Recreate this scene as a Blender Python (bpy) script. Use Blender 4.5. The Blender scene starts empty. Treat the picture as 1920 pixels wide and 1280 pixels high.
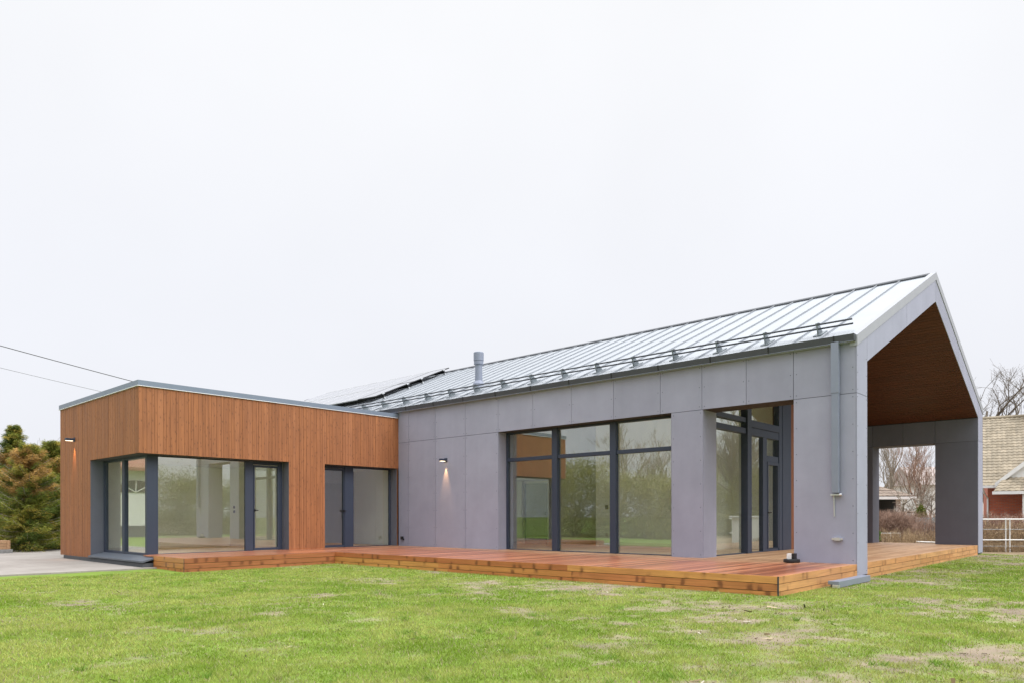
import bpy, math, random
import numpy as np
from mathutils import Vector, Matrix

SC = bpy.context.scene
COL = SC.collection
R_ = math.radians
random.seed(7)
RNG = np.random.default_rng(7)

# ------------------------------------------------------------------ camera
CAM_H = 1.23
YAW = R_(42.24)
cd = bpy.data.cameras.new('camera')
cd.sensor_width = 36.0
cd.lens = 1350 / 1920 * 36
cd.shift_x = -1 / 1920
cd.shift_y = (967.3 - 640) / 1920
cd.clip_start = 0.05
cd.clip_end = 2000
cam = bpy.data.objects.new('camera', cd)
COL.objects.link(cam)
cam.matrix_world = (Matrix.Translation((0, 0, CAM_H)) @ Matrix.Rotation(YAW, 4, 'Z')
                    @ Matrix.Rotation(R_(90), 4, 'X') @ Matrix.Rotation(-0.0016, 4, 'Z'))
SC.camera = cam

# ------------------------------------------------------------------ overcast sky
SUN_EL, SUN_AZ = R_(42), R_(82)          # azimuth clockwise from +y
w = bpy.data.worlds.new('World')
SC.world = w
w.use_nodes = True
nt = w.node_tree
nt.nodes.clear()
out = nt.nodes.new('ShaderNodeOutputWorld')
bg = nt.nodes.new('ShaderNodeBackground')
sky = nt.nodes.new('ShaderNodeTexSky')
sky.sky_type = 'NISHITA'
sky.sun_disc = False
sky.sun_elevation = SUN_EL
sky.sun_rotation = SUN_AZ
sky.dust_density = 4
tc = nt.nodes.new('ShaderNodeTexCoord')
sep = nt.nodes.new('ShaderNodeSeparateXYZ')
nt.links.new(tc.outputs['Generated'], sep.inputs[0])
ramp = nt.nodes.new('ShaderNodeValToRGB')          # cloud deck: pale horizon, brighter zenith
cr = ramp.color_ramp
cr.elements[0].position = 0.0
cr.elements[0].color = (7.1, 7.2, 7.7, 1)
cr.elements[1].position = 0.30
cr.elements[1].color = (7.75, 7.85, 8.25, 1)
e = cr.elements.new(0.60); e.color = (8.2, 8.25, 8.4, 1)
e = cr.elements.new(0.69); e.color = (21, 21.1, 21.4, 1)
e = cr.elements.new(1.0); e.color = (28, 28.2, 28.8, 1)
nt.links.new(sep.outputs['Z'], ramp.inputs[0])
nz = nt.nodes.new('ShaderNodeTexNoise')
nz.inputs['Scale'].default_value = 2.2
nz.inputs['Detail'].default_value = 4
nt.links.new(tc.outputs['Generated'], nz.inputs['Vector'])
mr = nt.nodes.new('ShaderNodeMapRange')
mr.inputs['From Min'].default_value = 0.3
mr.inputs['From Max'].default_value = 0.7
mr.inputs['To Min'].default_value = 0.965
mr.inputs['To Max'].default_value = 1.02
nt.links.new(nz.outputs['Fac'], mr.inputs['Value'])
mul = nt.nodes.new('ShaderNodeVectorMath'); mul.operation = 'SCALE'
nt.links.new(ramp.outputs['Color'], mul.inputs[0])
nt.links.new(mr.outputs['Result'], mul.inputs['Scale'])
mix = nt.nodes.new('ShaderNodeMix'); mix.data_type = 'RGBA'
mix.inputs['Factor'].default_value = 0.94
nt.links.new(sky.outputs['Color'], mix.inputs['A'])
nt.links.new(mul.outputs['Vector'], mix.inputs['B'])
nt.links.new(mix.outputs['Result'], bg.inputs['Color'])
bg.inputs['Strength'].default_value = 0.1
nt.links.new(bg.outputs[0], out.inputs['Surface'])

sd = bpy.data.lights.new('sun', 'SUN')
sd.energy = 1.5
sd.angle = R_(35)
sd.color = (1, 0.985, 0.96)
sun = bpy.data.objects.new('sun', sd)
COL.objects.link(sun)
dirv = Vector((math.sin(SUN_AZ) * math.cos(SUN_EL), math.cos(SUN_AZ) * math.cos(SUN_EL), math.sin(SUN_EL)))
sun.rotation_euler = dirv.to_track_quat('Z', 'Y').to_euler()
sun.location = (10, -10, 30)

SC.view_settings.view_transform = 'Standard'
SC.view_settings.look = 'None'
SC.view_settings.exposure = 0.30
SC.view_settings.gamma = 1.0
SC.render.engine = 'CYCLES'
SC.cycles.max_bounces = 12
SC.cycles.diffuse_bounces = 7
SC.cycles.transparent_max_bounces = 16
SC.cycles.use_denoising = True

# ------------------------------------------------------------------ pixel -> place helper (measured on the photo)
FPX, PCX, PHY = 1350.0, 961.0, 967.3
DV = Vector((-math.sin(YAW), math.cos(YAW)))
RV = Vector((math.cos(YAW), math.sin(YAW)))
def place(px, depth):
    q = DV * depth + RV * (depth * (px - PCX) / FPX)
    return q.x, q.y

# ------------------------------------------------------------------ node helpers
def new_mat(name):
    m = bpy.data.materials.new(name)
    m.use_nodes = True
    t = m.node_tree
    t.nodes.clear()
    o = t.nodes.new('ShaderNodeOutputMaterial')
    return m, t, o
def N(t, typ, **kw):
    n = t.nodes.new(typ)
    for k, v in kw.items():
        if hasattr(n, k) and not k[0].isupper():
            setattr(n, k, v)
        else:
            n.inputs[k].default_value = v
    return n
def L(t, a, b): t.links.new(a, b)
def ramp_node(t, stops):
    r = t.nodes.new('ShaderNodeValToRGB')
    e = r.color_ramp.elements
    while len(e) < len(stops): e.new(0.5)
    for k, (p, c) in enumerate(stops):
        e[k].position = p
        e[k].color = (*c, 1) if len(c) == 3 else c
    return r
def mixc(t, fac, a, b, blend='MIX'):
    m = t.nodes.new('ShaderNodeMix'); m.data_type = 'RGBA'; m.blend_type = blend
    for sock, v in (('Factor', fac), ('A', a), ('B', b)):
        s = m.inputs[sock] if sock == 'Factor' else [i for i in m.inputs if i.name == sock and i.type == 'RGBA'][0]
        if hasattr(v, 'is_linked'): t.links.new(v, s)
        elif sock == 'Factor': s.default_value = v
        else: s.default_value = (*v, 1) if len(v) == 3 else v
    return [o for o in m.outputs if o.type == 'RGBA'][0]

def simple(name, col, rough=0.6, metal=0.0, var=0.06, scale=3.0, bump=0.0, bscale=60.0, spec=0.5, twig=False):
    m, t, o = new_mat(name)
    b = N(t, 'ShaderNodeBsdfPrincipled')
    b.inputs['Roughness'].default_value = rough
    b.inputs['Metallic'].default_value = metal
    b.inputs['Specular IOR Level'].default_value = spec
    tcn = N(t, 'ShaderNodeTexCoord')
    n1 = N(t, 'ShaderNodeTexNoise', Scale=scale, Detail=6.0, Roughness=0.6)
    L(t, tcn.outputs['Object'], n1.inputs['Vector'])
    lo = tuple(c * (1 - var) for c in col); hi = tuple(min(1, c * (1 + var)) for c in col)
    r = ramp_node(t, [(0.3, lo), (0.7, hi)])
    L(t, n1.outputs['Fac'], r.inputs[0])
    if twig:
        geo = N(t, 'ShaderNodeNewGeometry')
        r3 = ramp_node(t, [(0, (0.45, 0.43, 0.42)), (1, (1.35, 1.35, 1.32))]); L(t, geo.outputs['Random Per Island'], r3.inputs[0])
        L(t, mixc(t, 1.0, r.outputs[0], r3.outputs[0], 'MULTIPLY'), b.inputs['Base Color'])
    else:
        L(t, r.outputs[0], b.inputs['Base Color'])
    if bump:
        n2 = N(t, 'ShaderNodeTexNoise', Scale=bscale, Detail=4.0)
        L(t, tcn.outputs['Object'], n2.inputs['Vector'])
        bp = N(t, 'ShaderNodeBump', Strength=bump, Distance=0.01)
        L(t, n2.outputs['Fac'], bp.inputs['Height'])
        L(t, bp.outputs[0], b.inputs['Normal'])
    L(t, b.outputs[0], o.inputs['Surface'])
    return m

def board_wood(name, cols, axis, rough=0.55, knot=0.6, kscale=2.2, grain=1.0, coat=0.0, dark=(0.06, 0.02, 0.01), ksize=0.06, kacross=2.8):
    """wood of separate boards: tone per board (mesh island), grain and knots along the axis"""
    m, t, o = new_mat(name)
    b = N(t, 'ShaderNodeBsdfPrincipled', Roughness=rough)
    b.inputs['Coat Weight'].default_value = coat
    b.inputs['Coat Roughness'].default_value = 0.25
    tcn = N(t, 'ShaderNodeTexCoord')
    geo = N(t, 'ShaderNodeNewGeometry')
    rnd = geo.outputs['Random Per Island']
    off = N(t, 'ShaderNodeVectorMath', operation='SCALE')
    off.inputs[0].default_value = (37.0, 53.0, 71.0)
    L(t, rnd, off.inputs['Scale'])
    add = N(t, 'ShaderNodeVectorMath', operation='ADD')
    L(t, tcn.outputs['Object'], add.inputs[0]); L(t, off.outputs[0], add.inputs[1])
    def scaled(along, across):
        mp = N(t, 'ShaderNodeMapping')
        s = [across] * 3; s['xyz'.index(axis)] = along
        mp.inputs['Scale'].default_value = s
        L(t, add.outputs[0], mp.inputs['Vector'])
        return mp.outputs[0]
    base = ramp_node(t, [(k / (len(cols) - 1), c) for k, c in enumerate(cols)])
    L(t, rnd, base.inputs[0])
    g = N(t, 'ShaderNodeTexNoise', Scale=1.0, Detail=5.0, Roughness=0.65, Distortion=0.6)
    L(t, scaled(1.3, 26.0), g.inputs['Vector'])
    gr = ramp_node(t, [(0.32, (0.72, 0.68, 0.66)), (0.62, (1.12, 1.1, 1.08))])
    L(t, g.outputs['Fac'], gr.inputs[0])
    c1 = mixc(t, 0.75 * grain, base.outputs[0], gr.outputs[0], 'MULTIPLY')
    bl = N(t, 'ShaderNodeTexNoise', Scale=1.0, Detail=3.0)
    L(t, scaled(0.9, 2.0), bl.inputs['Vector'])
    br = ramp_node(t, [(0.35, (0.82, 0.8, 0.8)), (0.68, (1.1, 1.1, 1.08))])
    L(t, bl.outputs['Fac'], br.inputs[0])
    c2 = mixc(t, 0.7, c1, br.outputs[0], 'MULTIPLY')
    sp_ = N(t, 'ShaderNodeSeparateXYZ'); L(t, add.outputs[0], sp_.inputs[0])
    oth = [q for q in 'XYZ' if q != axis.upper()]
    sm_ = N(t, 'ShaderNodeMath', operation='ADD'); L(t, sp_.outputs[oth[0]], sm_.inputs[0]); L(t, sp_.outputs[oth[1]], sm_.inputs[1])
    cb_ = N(t, 'ShaderNodeCombineXYZ')
    m1 = N(t, 'ShaderNodeMath', operation='MULTIPLY'); m1.inputs[1].default_value = kscale; L(t, sp_.outputs[axis.upper()], m1.inputs[0])
    m2 = N(t, 'ShaderNodeMath', operation='MULTIPLY'); m2.inputs[1].default_value = kscale * kacross; L(t, sm_.outputs[0], m2.inputs[0])
    L(t, m1.outputs[0], cb_.inputs['X']); L(t, m2.outputs[0], cb_.inputs['Y'])
    dn_ = N(t, 'ShaderNodeTexNoise', Scale=2.5, Detail=2.0); L(t, cb_.outputs[0], dn_.inputs['Vector'])
    wv = N(t, 'ShaderNodeVectorMath', operation='MULTIPLY_ADD'); wv.inputs[1].default_value = (.35, .35, 0); L(t, dn_.outputs['Color'], wv.inputs[0]); L(t, cb_.outputs[0], wv.inputs[2])
    v = N(t, 'ShaderNodeTexVoronoi', Scale=1.0, Randomness=0.9); v.voronoi_dimensions = '2D'
    L(t, wv.outputs[0], v.inputs['Vector'])
    kr = ramp_node(t, [(ksize, (1, 1, 1)), (ksize * 2.2, (0.25, 0.25, 0.25)), (ksize * 3.6, (0, 0, 0))])
    L(t, v.outputs['Distance'], kr.inputs[0])
    kf = N(t, 'ShaderNodeMath', operation='MULTIPLY'); kf.inputs[1].default_value = knot
    L(t, kr.outputs[0], kf.inputs[0])
    c3 = mixc(t, kf.outputs[0], c2, dark)
    L(t, c3, b.inputs['Base Color'])
    bp = N(t, 'ShaderNodeBump', Strength=0.25, Distance=0.004)
    L(t, g.outputs['Fac'], bp.inputs['Height']); L(t, bp.outputs[0], b.inputs['Normal'])
    rr = N(t, 'ShaderNodeMapRange'); rr.inputs['To Min'].default_value = rough - 0.12; rr.inputs['To Max'].default_value = rough + 0.15
    L(t, bl.outputs['Fac'], rr.inputs['Value']); L(t, rr.outputs[0], b.inputs['Roughness'])
    L(t, b.outputs[0], o.inputs['Surface'])
    return m

def vcol(name, rough=0.7, trans=0.0, spec=0.3):
    """surface coloured by the mesh's own colour attribute"""
    m, t, o = new_mat(name)
    b = N(t, 'ShaderNodeBsdfPrincipled', Roughness=rough)
    b.inputs['Specular IOR Level'].default_value = spec
    a = N(t, 'ShaderNodeAttribute'); a.attribute_name = 'tint'
    L(t, a.outputs['Color'], b.inputs['Base Color'])
    if trans:
        tr = N(t, 'ShaderNodeBsdfTranslucent')
        L(t, a.outputs['Color'], tr.inputs['Color'])
        mx = N(t, 'ShaderNodeMixShader', Fac=trans)
        L(t, b.outputs[0], mx.inputs[1]); L(t, tr.outputs[0], mx.inputs[2])
        L(t, mx.outputs[0], o.inputs['Surface'])
    else:
        L(t, b.outputs[0], o.inputs['Surface'])
    return m

def glass_mat(name, tint, strength):
    m, t, o = new_mat(name)
    tr = N(t, 'ShaderNodeBsdfTransparent'); tr.inputs['Color'].default_value = (*tint, 1)
    gl = N(t, 'ShaderNodeBsdfGlossy'); gl.inputs['Roughness'].default_value = 0.0
    gl.inputs['Color'].default_value = (0.93, 0.97, 0.95, 1)
    gb = N(t, 'ShaderNodeNewGeometry')
    io = N(t, 'ShaderNodeMapRange'); io.inputs['To Min'].default_value = 1.5; io.inputs['To Max'].default_value = 1 / 1.5   # same reflectance from both faces
    L(t, gb.outputs['Backfacing'], io.inputs['Value'])
    fr = N(t, 'ShaderNodeFresnel'); L(t, io.outputs[0], fr.inputs['IOR'])
    mu = N(t, 'ShaderNodeMath', operation='MULTIPLY_ADD', use_clamp=True); mu.inputs[1].default_value = 0.65; mu.inputs[2].default_value = strength   # coated insulating glass
    L(t, fr.outputs[0], mu.inputs[0])
    tcn = N(t, 'ShaderNodeTexCoord')
    nn = N(t, 'ShaderNodeTexNoise', Scale=1.1, Detail=1.0)
    L(t, tcn.outputs['Object'], nn.inputs['Vector'])
    bp = N(t, 'ShaderNodeBump', Strength=0.02, Distance=0.02)
    L(t, nn.outputs['Fac'], bp.inputs['Height']); L(t, bp.outputs[0], gl.inputs['Normal'])
    mx = N(t, 'ShaderNodeMixShader')
    L(t, mu.outputs[0], mx.inputs[0]); L(t, tr.outputs[0], mx.inputs[1]); L(t, gl.outputs[0], mx.inputs[2])
    L(t, mx.outputs[0], o.inputs['Surface'])
    return m

def emit(name, col, s):
    m, t, o = new_mat(name)
    e_ = N(t, 'ShaderNodeEmission', Strength=s); e_.inputs['Color'].default_value = (*col, 1)
    L(t, e_.outputs[0], o.inputs['Surface'])
    return m

def panel_mat(k=1.0, name='fibre_cement'):
    """through-coloured fibre cement: tone per panel, faint cloudy mottling and vertical streaks"""
    m, t, o = new_mat(name)
    b = N(t, 'ShaderNodeBsdfPrincipled', Roughness=0.72)
    b.inputs['Specular IOR Level'].default_value = 0.35
    tcn = N(t, 'ShaderNodeTexCoord'); geo = N(t, 'ShaderNodeNewGeometry')
    base = ramp_node(t, [(0, (0.302, 0.312, 0.402)), (0.5, (0.322, 0.333, 0.428)), (1, (0.342, 0.354, 0.454))])
    L(t, geo.outputs['Random Per Island'], base.inputs[0])
    n1 = N(t, 'ShaderNodeTexNoise', Scale=1.3, Detail=8.0, Roughness=0.62)
    L(t, tcn.outputs['Object'], n1.inputs['Vector'])
    r1 = ramp_node(t, [(0.3, (0.9, 0.9, 0.9)), (0.7, (1.07, 1.06, 1.06))])
    L(t, n1.outputs['Fac'], r1.inputs[0])
    c = mixc(t, 0.8, base.outputs[0], r1.outputs[0], 'MULTIPLY')
    mp = N(t, 'ShaderNodeMapping'); mp.inputs['Scale'].default_value = (5, 5, 0.6)
    L(t, tcn.outputs['Object'], mp.inputs['Vector'])
    n2 = N(t, 'ShaderNodeTexNoise', Scale=1.0, Detail=5.0)
    L(t, mp.outputs[0], n2.inputs['Vector'])
    r2 = ramp_node(t, [(0.35, (0.93, 0.93, 0.93)), (0.6, (1.03, 1.03, 1.03))])
    L(t, n2.outputs['Fac'], r2.inputs[0])
    c = mixc(t, 0.3, c, r2.outputs[0], 'MULTIPLY')
    n3 = N(t, 'ShaderNodeTexNoise', Scale=140.0, Detail=2.0)
    L(t, tcn.outputs['Object'], n3.inputs['Vector'])
    r3 = ramp_node(t, [(0.3, (0.92, 0.92, 0.92)), (0.7, (1.06, 1.06, 1.06))])
    L(t, n3.outputs['Fac'], r3.inputs[0])
    c = mixc(t, 0.5, c, r3.outputs[0], 'MULTIPLY')
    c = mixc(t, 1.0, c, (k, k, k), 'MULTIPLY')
    L(t, c, b.inputs['Base Color'])
    L(t, b.outputs[0], o.inputs['Surface'])
    return m

def tile_mat(name, c0, c1, axis_u, scale_row=0.33, scale_col=0.3):
    m, t, o = new_mat(name)
    b = N(t, 'ShaderNodeBsdfPrincipled', Roughness=0.8)
    tcn = N(t, 'ShaderNodeTexCoord')
    n1 = N(t, 'ShaderNodeTexNoise', Scale=2.0, Detail=6.0)
    L(t, tcn.outputs['Object'], n1.inputs['Vector'])
    r = ramp_node(t, [(0.3, c0), (0.7, c1)])
    L(t, n1.outputs['Fac'], r.inputs[0])
    geo = N(t, 'ShaderNodeNewGeometry')
    r2 = ramp_node(t, [(0, (0.8, 0.8, 0.8)), (1, (1.12, 1.1, 1.08))])
    L(t, geo.outputs['Random Per Island'], r2.inputs[0])
    c = mixc(t, 0.8, r.outputs[0], r2.outputs[0], 'MULTIPLY')
    L(t, c, b.inputs['Base Color'])
    L(t, b.outputs[0], o.inputs['Surface'])
    return m

def brick_mat():
    m, t, o = new_mat('red_brick')
    b = N(t, 'ShaderNodeBsdfPrincipled', Roughness=0.85)
    tcn = N(t, 'ShaderNodeTexCoord')
    sp = N(t, 'ShaderNodeSeparateXYZ'); L(t, tcn.outputs['Object'], sp.inputs[0])
    sm = N(t, 'ShaderNodeMath', operation='ADD'); L(t, sp.outputs['X'], sm.inputs[0]); L(t, sp.outputs['Y'], sm.inputs[1])
    cb = N(t, 'ShaderNodeCombineXYZ'); L(t, sm.outputs[0], cb.inputs['X']); L(t, sp.outputs['Z'], cb.inputs['Y'])
    br = N(t, 'ShaderNodeTexBrick', Scale=1.0)
    br.inputs['Brick Width'].default_value = 0.25; br.inputs['Row Height'].default_value = 0.075
    br.inputs['Mortar Size'].default_value = 0.008
    br.inputs['Color1'].default_value = (0.55, 0.15, 0.075, 1); br.inputs['Color2'].default_value = (0.45, 0.11, 0.06, 1)
    br.inputs['Mortar'].default_value = (0.3, 0.2, 0.17, 1)
    L(t, cb.outputs[0], br.inputs['Vector'])
    L(t, br.outputs['Color'], b.inputs['Base Color'])
    L(t, b.outputs[0], o.inputs['Surface'])
    return m

def concrete_mat():
    m, t, o = new_mat('pale_concrete')
    b = N(t, 'ShaderNodeBsdfPrincipled', Roughness=0.85)
    tcn = N(t, 'ShaderNodeTexCoord')
    n1 = N(t, 'ShaderNodeTexNoise', Scale=0.9, Detail=8.0, Roughness=0.65)
    L(t, tcn.outputs['Object'], n1.inputs['Vector'])
    r = ramp_node(t, [(0.3, (0.265, 0.238, 0.215)), (0.7, (0.365, 0.335, 0.31))])
    L(t, n1.outputs['Fac'], r.inputs[0])
    br = N(t, 'ShaderNodeTexBrick', Scale=1.0); br.offset = 0.5
    br.inputs['Brick Width'].default_value = 0.6; br.inputs['Row Height'].default_value = 0.3; br.inputs['Mortar Size'].default_value = 0.006
    br.inputs['Color1'].default_value = (1, 1, 1, 1); br.inputs['Color2'].default_value = (0.93, 0.93, 0.93, 1); br.inputs['Mortar'].default_value = (0.62, 0.6, 0.58, 1)
    L(t, tcn.outputs['Object'], br.inputs['Vector'])
    c = mixc(t, 0.6, r.outputs[0], br.outputs['Color'], 'MULTIPLY')
    L(t, c, b.inputs['Base Color']); L(t, b.outputs[0], o.inputs['Surface'])
    return m

def solar_mat():
    m, t, o = new_mat('solar_cells')
    b = N(t, 'ShaderNodeBsdfPrincipled', Roughness=0.12)
    b.inputs['Base Color'].default_value = (0.46, 0.47, 0.51, 1)
    b.inputs['Metallic'].default_value = 0.7
    b.inputs['IOR'].default_value = 2.0
    tcn = N(t, 'ShaderNodeTexCoord')
    n1 = N(t, 'ShaderNodeTexNoise', Scale=1.5, Detail=3.0); L(t, tcn.outputs['Object'], n1.inputs['Vector'])
    r = N(t, 'ShaderNodeMapRange'); r.inputs['To Min'].default_value = 0.08; r.inputs['To Max'].default_value = 0.2
    L(t, n1.outputs['Fac'], r.inputs['Value']); L(t, r.outputs[0], b.inputs['Roughness'])
    L(t, b.outputs[0], o.inputs['Surface'])
    return m

def deck_mat():
    """decking: red-brown oiled and damp in the open, dry and tan under the porch roof (y beyond the facade)"""
    m, t, o = new_mat('deck_boards')
    b = N(t, 'ShaderNodeBsdfPrincipled')
    tcn = N(t, 'ShaderNodeTexCoord'); geo = N(t, 'ShaderNodeNewGeometry')
    off = N(t, 'ShaderNodeVectorMath', operation='SCALE'); off.inputs[0].default_value = (37, 53, 71)
    L(t, geo.outputs['Random Per Island'], off.inputs['Scale'])
    add = N(t, 'ShaderNodeVectorMath', operation='ADD')
    L(t, tcn.outputs['Object'], add.inputs[0]); L(t, off.outputs[0], add.inputs[1])
    mp = N(t, 'ShaderNodeMapping'); mp.inputs['Scale'].default_value = (22, 0.9, 22); L(t, add.outputs[0], mp.inputs['Vector'])
    g = N(t, 'ShaderNodeTexNoise', Scale=1.0, Detail=5.0, Distortion=0.4); L(t, mp.outputs[0], g.inputs['Vector'])
    red = ramp_node(t, [(0, (0.20, 0.066, 0.033)), (0.5, (0.36, 0.135, 0.068)), (1, (0.53, 0.22, 0.115))])
    tan = ramp_node(t, [(0, (0.42, 0.24, 0.13)), (0.5, (0.50, 0.31, 0.17)), (1, (0.56, 0.36, 0.21))])
    L(t, geo.outputs['Random Per Island'], red.inputs[0]); L(t, geo.outputs['Random Per Island'], tan.inputs[0])
    sp = N(t, 'ShaderNodeSeparateXYZ'); L(t, geo.outputs['Position'], sp.inputs[0])
    nz_ = N(t, 'ShaderNodeTexNoise', Scale=0.9, Detail=3.0); L(t, geo.outputs['Position'], nz_.inputs['Vector'])
    ad = N(t, 'ShaderNodeMath', operation='MULTIPLY_ADD'); ad.inputs[1].default_value = 2.4
    L(t, nz_.outputs['Fac'], ad.inputs[0]); L(t, sp.outputs['Y'], ad.inputs[2])
    f = N(t, 'ShaderNodeMapRange'); f.inputs['From Min'].default_value = 14.6; f.inputs['From Max'].default_value = 16.6
    L(t, ad.outputs[0], f.inputs['Value'])
    c = mixc(t, f.outputs[0], red.outputs[0], tan.outputs[0])
    gr = ramp_node(t, [(0.3, (0.74, 0.7, 0.68)), (0.65, (1.14, 1.1, 1.08))]); L(t, g.outputs['Fac'], gr.inputs[0])
    c = mixc(t, 0.8, c, gr.outputs[0], 'MULTIPLY')
    L(t, c, b.inputs['Base Color'])
    rr = N(t, 'ShaderNodeMapRange'); rr.inputs['To Min'].default_value = 0.29; rr.inputs['To Max'].default_value = 0.55
    L(t, f.outputs[0], rr.inputs['Value']); L(t, rr.outputs[0], b.inputs['Roughness'])
    bp = N(t, 'ShaderNodeBump', Strength=0.3, Distance=0.004); L(t, g.outputs['Fac'], bp.inputs['Height']); L(t, bp.outputs[0], b.inputs['Normal'])
    L(t, b.outputs[0], o.inputs['Surface'])
    return m

M = {
    'panel': panel_mat(), 'panel_shaded': panel_mat(0.44, 'fibre_cement_shaded'),  # second is the same panel darkened: porch shade put into its colour
    'gap': simple('joint_backing', (0.05, 0.05, 0.055), 0.9),
    'anthracite': simple('anthracite_metal', (0.032, 0.044, 0.076), 0.5, 0.0, 0.05),
    'reveal': simple('reveal_sheet', (0.125, 0.135, 0.17), 0.5, 0.0, 0.05),
    'fascia': simple('fascia_metal', (0.19, 0.235, 0.31), 0.42, 0.1, 0.05),
    'sillmetal': simple('sill_metal', (0.10, 0.115, 0.145), 0.45, 0.0, 0.05),
    'lintel': simple('brown_lintel', (0.045, 0.03, 0.022), 0.8),
    'palroof': simple('pale_roof', (0.42, 0.36, 0.34), 0.8, 0, 0.12),
    'flash': simple('white_flashing', (0.75, 0.76, 0.78), 0.4),
    'roofmetal': simple('zinc_roof', (0.405, 0.43, 0.46), 0.45, 0.8, 0.05, 1.2),
    'seam': simple('zinc_seam', (0.35, 0.37, 0.40), 0.45, 0.7, 0.05),
    'trim': simple('rake_trim', (0.36, 0.37, 0.41), 0.45, 0.2, 0.03),
    'darkmetal': simple('dark_gutter', (0.055, 0.06, 0.072), 0.6, 0.0, 0.06),
    'pipe': simple('grey_downspout', (0.235, 0.262, 0.34), 0.42, 0.15, 0.05),
    'galv': simple('galvanised', (0.23, 0.26, 0.28), 0.4, 0.7, 0.12, 8),
    'silver': simple('bright_steel', (0.65, 0.66, 0.68), 0.35, 0.7, 0.05),
    'clad': board_wood('larch_cladding', [(0.295, 0.114, 0.043), (0.34, 0.134, 0.052), (0.315, 0.122, 0.046), (0.37, 0.150, 0.062), (0.325, 0.127, 0.049)], 'z', 0.65, 0.5, 4.2, 0.85, ksize=.055, kacross=2.0),
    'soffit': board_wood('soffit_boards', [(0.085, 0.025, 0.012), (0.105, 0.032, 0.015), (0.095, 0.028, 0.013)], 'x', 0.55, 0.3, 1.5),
    'porchwood': board_wood('porch_wood', [(0.20, 0.072, 0.034), (0.23, 0.085, 0.04)], 'z', 0.55, 0.4),
    'fascwood': board_wood('fascia_boards_long', [(0.62, 0.29, 0.08), (0.54, 0.205, 0.065), (0.44, 0.14, 0.05), (0.68, 0.34, 0.10)], 'x', 0.48, 0.75, 3.4, 1.0, 0.15, dark=(0.13, 0.035, 0.012), ksize=.075, kacross=0.5),
    'fascwood_y': board_wood('fascia_boards_end', [(0.60, 0.31, 0.13), (0.55, 0.27, 0.11), (0.62, 0.34, 0.15)], 'y', 0.55, 0.5, 3.0, 1.0, 0.05, dark=(0.13, 0.035, 0.012), ksize=.075, kacross=0.5),
    'fascwood_red': board_wood('fascia_boards_side', [(0.40, 0.16, 0.06), (0.36, 0.13, 0.05), (0.44, 0.18, 0.07)], 'y', 0.48, 0.75, 3.4, 1.0, 0.15, dark=(0.13, 0.035, 0.012), ksize=.075, kacross=0.5),
    'deck': deck_mat(),
    'glass': glass_mat('window_glass', (0.985, 1.0, 0.985), 0.175),
    'inwall': simple('inside_plaster', (0.93, 0.95, 0.89), 0.9, 0, 0.02),
    'ingrey': simple('inside_grey', (0.16, 0.15, 0.145), 0.9, 0, 0.03),
    'infloor': board_wood('oak_floor', [(0.66, 0.53, 0.37), (0.70, 0.56, 0.40)], 'x', 0.45, 0.1, 1.0, 0.5),
    'indoor': simple('inside_door', (0.10, 0.095, 0.092), 0.6, 0, 0.04),
    'skirt': simple('skirting', (0.7, 0.68, 0.64), 0.6),
    'black': simple('black_plastic', (0.012, 0.012, 0.014), 0.45),
    'white': simple('white_paint', (0.78, 0.78, 0.77), 0.5),
    'plinth': simple('plinth_render', (0.075, 0.08, 0.09), 0.85, 0, 0.1, 8, 0.3),
    'concrete': concrete_mat(),
    'solar': solar_mat(),
    'alu': simple('aluminium', (0.6, 0.61, 0.63), 0.4, 0.8),
    'brick': brick_mat(),
    'tile': tile_mat('sand_tiles', (0.255, 0.215, 0.155), (0.37, 0.315, 0.235), 'x'),
    'tile2': tile_mat('brown_tiles', (0.22, 0.17, 0.135), (0.30, 0.24, 0.195), 'x'),
    'tilered': tile_mat('red_tiles', (0.30, 0.13, 0.09), (0.40, 0.19, 0.13), 'x'),
    'bark': simple('bark', (0.14, 0.115, 0.09), 0.95, 0, 0.3, 9, 0.6, 40),
    'barkred': simple('red_twigs', (0.36, 0.24, 0.185), 0.95, 0, 0.25, 6, twig=True),
    'barkpale': simple('grey_bark', (0.30, 0.26, 0.21), 0.95, 0, 0.25, 6),
    'straw': simple('dry_stems', (0.40, 0.29, 0.175), 0.95, 0, 0.3, 4, twig=True),
    'leaf': vcol('foliage', 0.6, 0.25),
    'grass': vcol('grass_blades', 0.55, 0.35),
    'ground': vcol('lawn_soil', 0.95, 0.0, 0.1),
    'bluefence': simple('blue_boards', (0.30, 0.38, 0.40), 0.8, 0, 0.15),
    'siding': simple('white_siding', (0.72, 0.72, 0.70), 0.6, 0, 0.03),
    'darkpane': simple('dark_pane', (0.02, 0.025, 0.03), 0.08),
    'wire': simple('black_wire', (0.02, 0.02, 0.02), 0.6),
    'greywire': simple('grey_wire', (0.16, 0.16, 0.17), 0.6),
    'lens': emit('lamp_lens', (1.0, 0.80, 0.55), 4.0),
    'stone': simple('grey_stone', (0.2, 0.2, 0.2), 0.9, 0, 0.2, 10),
    'crate': board_wood('crate_wood', [(0.34, 0.2, 0.11), (0.42, 0.26, 0.15)], 'x', 0.8, 0.2),
}

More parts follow.
